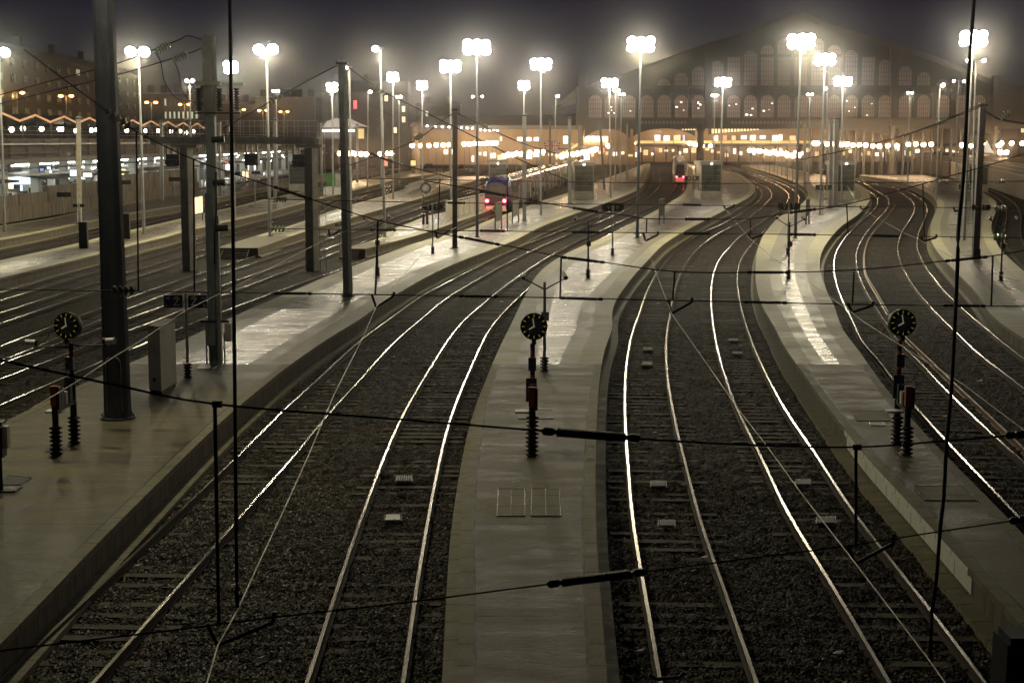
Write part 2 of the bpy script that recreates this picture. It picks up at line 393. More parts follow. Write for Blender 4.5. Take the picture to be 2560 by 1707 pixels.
TR['TC'] = track('L 0,695 560,478 1080,285 1880,0 J 1010,1450 1210,1385 2290,1055 K 180,1405 650,1265 800,1215 1250,1075 1580,970 1800,900 2200,780', -1, 25, 400, 'third straight yard track between the two short platforms with steps')
TR['TD'] = track('L 0,880 500,700 1080,500 1720,270 2210,100 J 1590,1529 2300,1280 K 470,1529 800,1410 1200,1275 1320,1225 1800,1060 2150,940', -1, 25, 380, 'fourth straight yard track, joined by the points at the lower left')
TR['TE'] = track('I 0,1100 520,985 1170,860 1480,790 1880,690 2352,590 J 480,640 980,530 1700,370 2290,240', -1, 50, 420, 'track between the two long platforms at the far left')
# the points that join the third and fourth yard tracks
c2 = Curve('L 0,850 380,700 620,600 1080,400 1860,100', ZR)
rt = thing('railway_track', 'turnout curve crossing between the third and fourth yard tracks', 'railway track', (c2.x(30), 30, 0), 'railway tracks', 'structure')
rail(rt, c2, samples(30, 75), 0)
# rusty spare rail lying in the right-hand pair
c3 = Curve('C3 2091,1060 1930,900 1500,500 1130,150 B3 1250,1568 1000,1275 880,1070 800,930 785,830 800,700 850,600 960,480 1030,380', .12, 1)
MAT['rust2'] = mat('brown_rust_rail', (.20, .115, .055), .5, .5, .3, 5)
def spare(a, b_, lab):
    b = MB(); b.sweep(path_of(c3, samples(a, b_), 0, -.02), RPROF, RMI)
    tag(b.build('spare_rail', [MAT['rust2'], MAT['rust2']], None, (c3.x(a), a, 0)), lab, 'spare rail', 'rusty spare rails')
spare(20, Gd(0, 783, .12).y - .6, 'near brown spare rail lying in the right-hand curved pair, passing behind the right clock')
spare(Gd(0, 783, .12).y + .2, Gd(0, 512, .12).y, 'far brown spare rail bending along the S-curve right of the middle platform')

def platform(name, ls, rs, y0, y1, label, near=53.0, lface='face', rface='face', cw=1.5, sm=2, near_mat='slab', mid='paving', cop=('coping', 'coping2')):
    L, R = Curve(ls, ZP, sm, 640), Curve(rs, ZP, sm, 640)
    root = thing(name, label, 'platform', (L.x(y0), y0, 0), 'station platforms', 'structure')
    def strip(fa, fb, a, b, m, nm, dz=0.0):
        Ys = samples(a, b); mb = MB(); vs = []
        for Y in Ys:
            xa, xb = fa(Y), fb(Y)
            if xb < xa: xa = xb = (xa + xb) / 2
            vs += [(xa, Y, ZP + dz), (xb, Y, ZP + dz)]
        mb.add(vs, [(2*i, 2*i+1, 2*i+3, 2*i+2) for i in range(len(Ys) - 1)]); return mb.build(nm, MAT[m], root)
    def w(Y): return max(.2, R.x(Y) - L.x(Y))
    def cA(Y): return min(cw * .55 * math.sqrt(1 + L.slope(Y)**2), w(Y) * .22)
    def cB(Y): return min(cw * math.sqrt(1 + L.slope(Y)**2), w(Y) * .40)
    def rA(Y): return min(cw * .55 * math.sqrt(1 + R.slope(Y)**2), w(Y) * .22)
    def rB(Y): return min(cw * math.sqrt(1 + R.slope(Y)**2), w(Y) * .40)
    e_ = .3
    if y0 < near:
        n1 = min(near, y1)
        strip(lambda Y: L.x(Y) + e_, lambda Y: R.x(Y) - e_, y0, n1, near_mat, 'slab')
        strip(lambda Y: L.x(Y), lambda Y: L.x(Y) + e_ - .045, y0, n1, 'edge', 'edge_stone')
        strip(lambda Y: R.x(Y) - e_ + .045, lambda Y: R.x(Y), y0, n1, 'edge', 'edge_stone')
        strip(lambda Y: L.x(Y) + e_ - .045, lambda Y: L.x(Y) + e_, y0, n1, 'cable', 'joint')
        strip(lambda Y: R.x(Y) - e_, lambda Y: R.x(Y) - e_ + .045, y0, n1, 'cable', 'joint')
    if y1 > near:
        n0 = max(near, y0)
        strip(lambda Y: L.x(Y) + cB(Y), lambda Y: R.x(Y) - rB(Y), n0, y1, mid, 'paving')
        strip(lambda Y: L.x(Y), lambda Y: L.x(Y) + cA(Y), n0, y1, cop[0], 'coping')
        strip(lambda Y: L.x(Y) + cA(Y), lambda Y: L.x(Y) + cB(Y), n0, y1, cop[1], 'inner_coping')
        strip(lambda Y: R.x(Y) - rA(Y), lambda Y: R.x(Y), n0, y1, cop[0], 'coping')
        strip(lambda Y: R.x(Y) - rB(Y), lambda Y: R.x(Y) - rA(Y), n0, y1, cop[1], 'inner_coping')
    # faces: overhanging edge, wall, foot ledge
    for cv, s, m in ((L, -1, lface), (R, 1, rface)):
        Ys = samples(y0, y1); pr = [(0, ZP), (s * .001, ZP - .14), (-s * .08, ZP - .15), (-s * .08, .12), (s * .25, .10), (s * .27, -.1)]
        mb = MB(); pth = path_of(cv, Ys)
        if s > 0: mb.sweep(pth, pr, [1, 1, 0, 2, 2], closed=False)
        else: mb.sweep(pth, pr, [1, 1, 0, 2, 2], closed=False)
        mb.build('platform_wall', [MAT[m], MAT['edge'], MAT['edge']], root)
    mb = MB()
    for Y in (y0, y1):
        mb.add([(L.x(Y), Y, ZP - .002), (R.x(Y), Y, ZP - .002), (R.x(Y), Y, -.1), (L.x(Y), Y, -.1)], [(0, 1, 2, 3)])
    mb.build('end_wall', MAT['face'], root)
    return L, R
PL = {}
PL['P1'] = platform('platform', 'L 40,1500 550,1230 1090,990 1380,860 1640,755 B1 0,1195 240,1095 700,900 1050,770 1400,650 H 250,1180 800,970 1060,880 1240,810 1460,730 1880,600 P 1460,466 1560,430 1600,415',
    'D0 0,1255 130,1105 430,830 560,665 690,545 905,300 C0 1050,1568 1330,1290 1530,1090 1740,890 1900,740 2091,590 C1 285,355 B1 430,1568 600,1445 840,1310 1010,1180 1200,1065 1450,925 1700,815 1900,740 2091,665 B2 250,540 500,445 780,345 E 400,630 520,575 600,515 660,450 695,350 715,270 730,200', 13, 520,
    'widest platform, from the lower left corner to the kiosk right of the blue-nosed train')
PL['P2'] = platform('platform', 'D1 1645,1568 1660,690 1690,0 C1 1735,1100 1775,850 1870,500 1900,430 2000,200 2091,20 B2 95,1130 300,850 510,730 E 0,1280 520,1020 860,840 1060,720 1200,630 1270,530 1290,470 1288,380 1280,280 1275,200',
    'D2 790,1568 725,900 690,450 680,0 C2 690,900 720,440 765,200 820,0 B2 830,1330 950,1000 1100,830 E 1000,1310 1250,1160 1500,1030 1830,860 2020,760 2200,660 2270,590 2280,530 2260,480 2150,390 2000,310 1800,265 1600,230 1450,195', 13, 520,
    'centre platform coming straight at the viewer, clock and camera post on it')
PL['P3'] = platform('platform', 'D3 2091,1110 1720,720 1420,380 1070,0 C3 1070,1390 720,1020 600,850 400,600 285,425 150,250 20,0 B2 2091,1280 2010,1100 1990,850 2030,660 F 180,1529 230,1350 380,1100 560,930 760,830 850,760 920,680 935,600 890,530 780,460 550,370 300,285 0,205 E 1950,165',
    'D3 2091,370 1750,0 C3 1700,1350 1340,990 870,435 730,230 570,0 B3 570,1280 480,1070 425,900 440,750 500,650 600,540 F 1700,900 1820,760 1855,660 1830,590 1750,510 1630,455 1400,385 1100,330 900,290', 13, 480,
    'S-curved platform right of centre with a painted white kerb in the foreground', cw=2.2)
PL['P4'] = platform('platform', 'P 2900,1065 C3 2091,150 1860,0 B3 1700,1080 1540,920 1400,770 1340,680 1325,580 1330,500 G 740,1522 740,1350 770,1200 840,1000 852,900 800,800 700,720 500,620 300,550 0,480 F 2000,400 1650,330',
    'P 3050,985 B3 2091,910 2000,830 1900,730 1850,640 1825,570 1830,500 G 1790,1250 1830,1120 1880,980 1870,870 1800,800 1720,750 1650,700 1500,620 1200,520 800,440', 24, 345,
    'curved platform at the right edge, beside the ramp wall', near=13)
PL['PS2'] = platform('platform', 'B1 700,725 1030,630 K 1320,1300 1700,1150 2000,1040 H 0,900 650,650 P 1300,460', 'B1 870,730 1300,620 1600,520 1870,430 H 650,880 P 1340,470',
    Gd(850, 622, ZP).y, 300, 'short platform with a white barrier, left of the blue-nosed train', near=118, cw=.9)
PL['PS1'] = platform('platform', 'J 1010,1150 2290,760 K 350,1045 700,930 1260,770 1600,660 1800,600 P 1100,450', 'J 1420,1225 2290,920 K 690,1120 1260,960 1850,790 2250,660 P 1180,455',
    Gd(600, 620, ZP).y, 330, 'narrow platform behind the dark mast, with steps at its near end', near=125, cw=.8)
PL['P0'] = platform('platform', 'I 0,1240 1170,980 1480,900 1840,815 2100,755 2352,700 J 480,730 980,620 1220,570 1700,450 2000,390 P 769,475 1000,432', 'I 0,1500 540,1370 1490,1140 1840,1050 2352,920 J 0,1060 480,935 1000,815 1700,660 2290,500 K 370,800 670,730 1260,580 1440,530 2200,420',
    40, 420, 'long straight platform on the left, with the green and white cabin', near=20, cw=1.1)
PL['P-1'] = platform('platform', 'I 100,715 600,640 1480,465 1820,410 2352,310 J 470,365 980,280 1500,210 P 760,440', 'I 0,940 540,840 1480,640 1840,570 2352,490 J 0,620 480,550 980,430 1700,280 2010,220 P 900,435',
    60, 420, 'long platform under the stained concrete wall at the far left', near=20, cw=.9)

# oil and rust soaked into the ballast under the running lines
oil = np.zeros(len(vv), dtype=np.float32); OY = vv[:, 1]; OX = vv[:, 0]
nz = vnoise(OX + 50, OY, 2.3, 9) + .5
for k_, (s_, amt) in dict(T2=(-1, .45), T3=(-1, 1.0), T4=(-1, .9), T5=(-1, .8), T6=(-1, .6), T7=(-1, .5), T1=(-1, .6), TD=(-1, .5), TC=(-1, .5)).items():
    cv_ = TR[k_]; cx_ = np.interp(OY, cv_.Y, cv_.X) + .75; d_ = np.abs(OX - cx_)
    oil = np.maximum(oil, np.clip((1.35 - d_) / .5, 0, 1) * amt * (.45 + .8 * nz))
at_ = gob.data.attributes.new('oil', 'FLOAT', 'POINT'); at_.data.foreach_set('value', np.clip(oil, 0, 1).astype(np.float32))

# loose stones of the nearest ballast
rs_ = np.random.RandomState(3); n_ = 120000
sy = 13.2 + 24 * rs_.rand(n_) ** 1.35; sx = (rs_.rand(n_) - .5) * .72 * (sy + 3)
keep = np.ones(n_, bool)
for k_ in ('P1', 'P2', 'P3', 'P4'):
    L_, R_ = PL[k_]; keep &= ~((sx > np.interp(sy, L_.Y, L_.X) - .3) & (sx < np.interp(sy, R_.Y, R_.X) + .3))
for k_, c_ in TR.items():
    x0_ = np.interp(sy, c_.Y, c_.X); s_ = 1 if k_ == 'T8' else -1
    for d_ in (0, -s_ * 1.5): keep &= np.abs(sx - x0_ - d_) > .075
sx, sy = sx[keep], sy[keep]; n_ = len(sx)
g_ = -.012 + .055 * vnoise(sx + 50, sy, .9, 1) + .05 * vnoise(sx + 50, sy, .22, 2)
g_ = np.minimum(g_ + .004, .02); rad = .018 + .022 * rs_.rand(n_)
base_ = np.array([(1, 0, 0), (-.5, .87, 0), (-.5, -.87, 0), (.3, .2, .8), (-.4, .1, .7)])
co = base_[None] * rad[:, None, None] * (.7 + .7 * rs_.rand(n_, 5, 3)); an = rs_.rand(n_) * 6.28; ca, sa = np.cos(an)[:, None], np.sin(an)[:, None]
X_ = co[..., 0] * ca - co[..., 1] * sa + sx[:, None]; Y_ = co[..., 0] * sa + co[..., 1] * ca + sy[:, None]; Z_ = co[..., 2] + g_[:, None]
tri = np.array([(0, 1, 4), (0, 4, 3), (1, 2, 4), (2, 0, 3), (2, 3, 4)]); fc = (tri[None] + 5 * np.arange(n_)[:, None, None]).reshape(-1, 3)
me = bpy.data.meshes.new('ballast_stones'); me.vertices.add(n_ * 5); me.vertices.foreach_set('co', np.stack([X_, Y_, Z_], -1).ravel())
me.loops.add(fc.size); me.loops.foreach_set('vertex_index', fc.ravel()); me.polygons.add(len(fc)); me.polygons.foreach_set('loop_start', np.arange(len(fc)) * 3); me.polygons.foreach_set('loop_total', np.full(len(fc), 3))
me.update(); sh_ = rs_.rand(n_) ** 2.0
oilS = np.zeros(n_)
for k_, amt in dict(T2=.45, T3=1.0, T4=.9, T5=.8, T6=.6, T7=.5, T1=.6).items():
    cv_ = TR[k_]; d_ = np.abs(sx - np.interp(sy, cv_.Y, cv_.X) - .75); oilS = np.maximum(oilS, np.clip((1.35 - d_) / .5, 0, 1) * amt * (.5 + .8 * (vnoise(sx + 50, sy, 2.3, 9) + .5)))
me.attributes.new('shade', 'FLOAT', 'POINT').data.foreach_set('value', np.repeat(sh_, 5).astype(np.float32))
me.attributes.new('oil', 'FLOAT', 'POINT').data.foreach_set('value', np.repeat(np.clip(oilS, 0, 1), 5).astype(np.float32))
m_, t_, b_ = newmat('ballast_stone'); q1 = N(t_, 'ShaderNodeAttribute', attribute_name='shade'); q2 = N(t_, 'ShaderNodeAttribute', attribute_name='oil')
cc_ = ramp(t_, q1.outputs['Fac'], [(0, (.020, .018, .013)), (.5, (.075, .071, .056)), (1, (.30, .29, .25))])
mo_ = N(t_, 'ShaderNodeMix', data_type='RGBA', blend_type='MULTIPLY'); t_.links.new(q2.outputs['Fac'], mo_.inputs[0]); t_.links.new(cc_, mo_.inputs[6]); mo_.inputs[7].default_value = (.42, .32, .24, 1)
t_.links.new(mo_.outputs[2], b_.inputs['Base Color']); b_.inputs['Roughness'].default_value = .6; me.materials.append(m_)
so_ = bpy.data.objects.new('ballast_stones', me); C.objects.link(so_); tag(so_, 'loose grey ballast stones between the nearest rails', 'gravel', kind='stuff')

L_ = PL['P3'][0]; wf = MB(); Yw = samples(27.3, 40.9)
wf.sweep(path_of(L_, Yw), [(-.006, .70), (-.012, .57), (.068, .56), (.068, .19)], [0, 0, 0], closed=False)
wroot = thing('painted_kerb', 'whitewashed strip on the kerb face of the S-curved platform, lower right', 'painted kerb', (L_.x(27.3), 27.3, .4), None, 'structure'); wf.build('paint', MAT['white_face'], wroot)
# ---------------------------------------------------------------- floodlight masts
def lamp(name, loc, power, col=(1, .88, .66), rad=.25, parent=None, spot=False):
    l = bpy.data.lights.new(name, 'SPOT' if spot else 'POINT'); l.energy = power * LAMP; l.color = col; l.shadow_soft_size = rad
    if spot: l.spot_size = math.radians(179); l.spot_blend = .06
    o = bpy.data.objects.new(name, l); C.objects.link(o)
    o.location = Vector(loc) - (Vector(parent['_o']) if parent else Vector((0, 0, 0)))
    if parent: o.parent = parent
    return o
def mast(hx, hy, bx, by, kind, power, label, zb=ZP, m='galv', w=.135):
    b = Gd(bx, by, zb); t = Wy(hx, hy, b.y); t.x = b.x + (t.x - b.x) * .5
    hgt = t.z - b.z
    root = thing('floodlight_mast', label, 'floodlight mast', b, 'floodlight masts')
    mb = MB(); mb.cyl(b, (t.x, b.y, t.z + .1), w, w * .55, 10); mb.cyl(b, b + Vector((0, 0, .06)), w * 1.7, w * 1.7, 10)
    mb.build('pole', MAT[m], root)
    n, dx, sz, rows = {'big': (3, .72, .80, 2), 'two': (2, 1.1, .98, 1), 'mid': (2, .74, .80, 2), 'small': (2, .7, .46, 1), 'one': (1, 0, .55, 1), 'dim': (2, 1.6, .42, 1)}[kind]
    ar = MB(); ar.box((t.x, b.y, t.z), (dx * (n - 1) + .5, .09, .09)); ar.build('crossarm', MAT[m], root)
    R = Matrix.Rotation(math.radians(-58), 3, 'X')
    for k in range(n):
        for q in range(rows):
            cx = t.x + (k - (n - 1) / 2) * dx; cz = t.z + (q - (rows - 1) / 2) * .55
            if kind == 'one': cx = t.x - .35 if hx < bx + 2 else t.x + .35
            dn = (R @ Vector((0, 0, -1))).normalized(); pc = Vector((cx, b.y - .12, cz)) + Vector((random.uniform(-.04, .04), 0, random.uniform(-.04, .04)))
            hd = MB(); hd.lathe(pc - dn * sz * .3, [(sz * .2, 0), (sz * .42, sz * .12), (sz * .5, sz * .42), (sz * .52, sz * .45)], 12, 0, dn); hd.box(pc - dn * sz * .2, (.05, .3, .3)); ob = hd.build('lamp_head', MAT['dkgrey'], root)
            ln = MB(); ln.lathe(pc + dn * sz * .16, [(sz * .48, 0), (sz * .4, sz * .1), (sz * .15, sz * .15)], 12, 0, dn); ln.build('lens', EM[random.choice(['flood', 'flood', 'flood2', 'flood3']) if power > 900 else 'floodw'], ob)
    lamp('lamp_light', (t.x, b.y - 1.5, t.z - .6), power * random.uniform(.75, 1.2), (1, random.uniform(.83, .88), random.uniform(.50, .62)), parent=root, rad=.3, spot=True)
    return root
PW = 5200
for a in [
    (347, 128, 360, 585, 'two', PW, 'floodlight mast just right of the thick dark post, two bright lamps', ZP),
    (667, 122, 675, 590, 'two', PW, 'tall floodlight mast right of the hanging black cable, standing on the narrow platform', ZP),
    (2, 130, 12, 579, 'two', PW, 'floodlight mast cut by the left edge of the photo', ZP),
    (577, 168, 587, 539, 'mid', PW * .6, 'floodlight mast whose lamps show beside the hanging black cable', ZP),
    (478, 202, 479, 506, 'small', 1500, 'small twin lamp mast left of the tall concrete catenary post', ZP),
    (690, 228, 695, 478, 'small', 700, 'small greenish twin lamp mast above the signal gantry', ZP),
    (832, 217, 833, 492, 'mid', PW * .6, 'floodlight mast just left of the leaning grey catenary post', ZP),
    (944, 121, 962, 593, 'one', PW * .5, 'grey mast with one lit lamp on its left and an unlit one on its right', ZP),
    (985, 192, 983, 498, 'mid', PW * .7, 'floodlight mast right of the grey mast with one lit lamp', ZP),
    (998, 242, 999, 463, 'small', 1200, 'short mast with small twin lamps under the brighter one', ZP),
    (1057, 213, 1056, 490, 'mid', PW * .6, 'floodlight mast above the far clock', ZP),
    (1126, 165, 1128, 540, 'big', PW * .9, 'floodlight mast behind the dark square post left of the blue-nosed train', ZP),
    (1193, 117, 1193, 593, 'big', PW, 'dark floodlight mast beside the nose of the blue train', ZP, 'dkgrey'),
    (1193, 242, 1196, 463, 'dim', 500, 'distant twin lamp seen against the mast beside the blue train', ZP),
    (1309, 213, 1310, 494, 'mid', PW * .6, 'floodlight mast rising behind the blue train roof', ZP),
    (1351, 160, 1352, 537, 'big', PW, 'floodlight mast on the platform beside the silver train coaches', ZP),
    (1390, 240, 1388, 465, 'one', 900, 'slim mast with a single round lamp before the ochre station wing', ZP),
    (1517, 207, 1527, 495, 'big', PW, 'floodlight mast at the left foot of the station gable', ZP),
    (1539, 226, 1538, 475, 'small', 1200, 'small twin mast, nearer of two close together at the left end of the gable', ZP),
    (1553, 236, 1551, 462, 'small', 1200, 'small twin mast, right one of two close together at the left end of the gable', ZP),
    (1606, 110, 1593, 595, 'big', PW * 1.15, 'tallest dark floodlight mast on the centre platform, left of the white train', ZP, 'dkgrey'),
    (1809, 205, 1800, 497, 'big', PW * .8, 'floodlight mast behind the kiosk beside the white train', ZP),
    (1785, 238, 1784, 462, 'small', 1100, 'small twin mast left of the one behind the kiosk', ZP),
    (2004, 103, 1988, 595, 'big', PW * 1.15, 'dark floodlight mast on the S-curved platform, under the gable peak', ZP, 'dkgrey'),
    (2063, 148, 2050, 537, 'big', PW, 'floodlight mast behind the X signs on the S-curved platform', ZP),
    (2100, 203, 2104, 505, 'big', PW * .8, 'floodlight mast beside the kiosk on the S-curved platform', ZP),
    (2022, 236, 2021, 463, 'small', 900, 'small twin mast seen just right of the dark mast under the gable peak', ZP),
    (2063, 221, 2067, 475, 'one', 600, 'slim mast with one small lamp in front of the gable centre', ZP),
    (2273, 232, 2269, 465, 'small', 900, 'small twin mast in front of the right half of the gable', ZP),
    (2349, 212, 2340, 500, 'one', 1500, 'mast with a single star-like lamp at the right end of the gable', ZP),
    (2395, 203, 2388, 478, 'dim', 300, 'T-shaped mast with two faint lamps right of the gable', ZP),
    (2435, 95, 2409, 600, 'big', PW * 1.1, 'floodlight mast behind the wavy black cable at the right', ZP),
    (2433, 151, 2430, 548, 'dim', 900, 'mast with two spaced lamps below the right-hand floodlights', ZP),
    (874, 168, 878, 540, 'one', 900, 'lamp peeping out beside the head of the leaning grey catenary post', ZP),
    (924, 230, 919, 472, 'one', 700, 'slim mast with one small lamp left of the grey mast', ZP)]:
    mast(*a)
# ---------------------------------------------------------------- lettering
def text_mesh(parent, s, p, size, right, up, mat_, name='letter'):
    cu = bpy.data.curves.new('t', 'FONT'); cu.body = s; cu.size = size; cu.extrude = .004; cu.align_x = 'CENTER'; cu.align_y = 'CENTER'
    cu.resolution_u = 3
    to = bpy.data.objects.new('t', cu); C.objects.link(to)
    dg = bpy.context.evaluated_depsgraph_get(); dg.update(); me = bpy.data.meshes.new_from_object(to.evaluated_get(dg))
    bpy.data.objects.remove(to); me.materials.clear(); me.materials.append(mat_)
    r, u = Vector(right).normalized(), Vector(up).normalized(); n = r.cross(u)
    M = Matrix((r, u, n)).transposed()
    for v in me.vertices: v.co = M @ v.co + Vector(p) - Vector(parent['_o'])
    o = bpy.data.objects.new(name, me); C.objects.link(o); o.parent = parent; o['_o'] = parent['_o']; return o
def ribs(mb, b, h, r, n, mi=0, seg=12):
    prof = []
    for k in range(n):
        z = h * k / n; prof += [(r * .55, z), (r, z + h / n * .35), (r, z + h / n * .5), (r * .55, z + h / n * .8)]
    mb.lathe(b, prof, seg, mi); return mb
BLUEL = emit('blue_numeral', (.1, .25, .6), .10, (.1, .2, .5))
LETTER = mat('sign_letter', (.62, .62, .58), .5, 0, .03)
# ---------------------------------------------------------------- platform letter signs
def sign(letter, cx, cy, pw, bx, by, label, ins=True, zb=ZP, gap=.5, nums=None, own_post=True):
    b = Gd(bx, by, zb); Y = b.y; c = Wy(cx, cy, Y); c.x = b.x; sc = FP / (Y * CT + 5 * ST)
    w = pw / sc; h = w * .68
    root = thing('letter_sign', label, 'sign', b, 'platform letter signs')
    mb = MB(); z0 = b.z + (.5 if ins else 0)
    mb.cyl((b.x, Y, z0), (b.x, Y, c.z + h * .6), .05, .04, 8); mb.build('post', MAT['galv'], root)
    if ins:
        ib = MB(); ribs(ib, b, .5, .15, 5); ib.build('insulator', MAT['black'], root)
    for s in (-1, 1):
        x = c.x + s * (w / 2 + .09); pb = MB(); pb.box((x, Y - .06, c.z), (w, .06, h)); p = pb.build('sign_panel', MAT['black'], root)
        if letter:
            text_mesh(p, letter, (x - s * w * .18, Y - .096, c.z - h * .06), h * .85, (1, 0, 0), (0, 0, 1), LETTER)
            ob = MB(); ob.box((x - s * w * .18, Y - .094, c.z + h * .36), (h * .3, .006, h * .05)); ob.build('overline', LETTER, p)
            ab = MB(); xx = x + s * w * .36; zz = c.z - h * .33
            ab.cyl((xx - s * .04, Y - .096, zz + .05), (xx + s * .03, Y - .096, zz - .03), .008, .008, 4); ab.cyl((xx + s * .03, Y - .096, zz - .03), (xx - s * .02, Y - .096, zz - .03), .008, .008, 4)
            ab.cyl((xx + s * .03, Y - .096, zz - .03), (xx + s * .03, Y - .096, zz + .02), .008, .008, 4)
            ab.build('arrow', LETTER, p)
        if nums: text_mesh(p, nums[0 if s < 0 else 1], (x + s * w * .3, Y - .096, c.z + h * .25), h * .3, (1, 0, 0), (0, 0, 1), BLUEL, 'numeral')
    return root
sign('Z', 466, 753, 47, 470, 944, 'black Z sign on a post with ribbed insulator, right of the cream cabinet', nums=('14', '13'))
sign('Y', 1080, 518, 23, 1082, 634, 'black Y sign post just left of the dark mast beside the blue train')
sign('Y', 1532, 520, 24, 1531, 638, 'black Y sign post on the centre platform left of the tallest dark mast')
sign('Y', 1973, 516, 25, 1969, 637, 'black Y sign post on the S-curved platform')
sign('Y', 2441, 519, 20, 2447, 640, 'black Y sign on the right platform beside the dark catenary post')
sign('X', 1730, 446, 16, 1728, 523, 'black X sign post between the white train and the kiosk', False)
sign('X', 2053, 469, 18, 2057, 539, 'black X sign beside a mast on the S-curved platform', False)
sign('X', 1353, 474, 14, 1345, 507, 'black X sign seen against the silver train coaches', False)
sign('X', 2414, 468, 18, 2414, 523, 'black X sign behind the wavy black cable on the right platform', False)
sign('', 199, 514, 11, 201, 619, 'two small blank dark panels on a post on the long left platform')
# ---------------------------------------------------------------- camera posts
def cam_post(px, top, by, arms, label, ins=True):
    b = Gd(px, by, ZP); Y = b.y; t = Wy(px, top, Y); t.x = b.x
    root = thing('camera_post', label, 'camera post', b, 'posts with platform cameras')
    mb = MB(); mb.cyl(b + Vector((0, 0, .5)), (b.x, Y, t.z), .055, .045, 8); mb.build('post', MAT['dkgrey'], root)
    ib = MB(); ribs(ib, b, .52, .16, 5); ib.build('insulator', MAT['black'], root)
    bb = MB(); bb.box((b.x + .02, Y - .07, b.z + (t.z - b.z) * .62), (.26, .14, .3)); bb.build('junction_box', MAT['dkgrey'], root)
    for ax, ay in arms:
        e_ = Wy(ax, ay, Y); ab = MB(); ab.cyl((b.x, Y, t.z - .25), (e_.x, Y, e_.z - .1), .03, .022, 6); a = ab.build('arm', MAT['dkgrey'], root)
        s = 1 if e_.x > b.x else -1
        cb = MB(); d = Vector((s * .25, -.9, -.35)).normalized()
        cb.cyl(Vector((e_.x, Y, e_.z)) + d * .16, Vector((e_.x, Y, e_.z)) - d * .16, .085, .085, 10, 0); cb.cyl(Vector((e_.x, Y, e_.z)) + d * .161, Vector((e_.x, Y, e_.z)) + d * .165, .07, .07, 10, 1)
        cb.cyl((e_.x, Y, e_.z - .12), (e_.x, Y, e_.z - .05), .03, .03, 6)
        cb.build('camera', [MAT['white'], MAT['black']], a)
    return root
cam_post(1361, 705, 928, [(1311, 690), (1411, 690)], 'post with two cameras right behind the centre clock')
cam_post(1470, 556, 695, [(1439, 546), (1500, 544)], 'post with two cameras on the centre platform beyond the centre clock')
cam_post(1971, 556, 697, [(1943, 543), (2008, 546)], 'post with two cameras on the S-curved platform')
cam_post(2502, 560, 701, [(2476, 546), (2543, 545)], 'post with two cameras on the right platform')
cam_post(944, 556, 689, [(912, 544), (972, 542)], 'post with two cameras on the widest platform beside the leaning grey post')
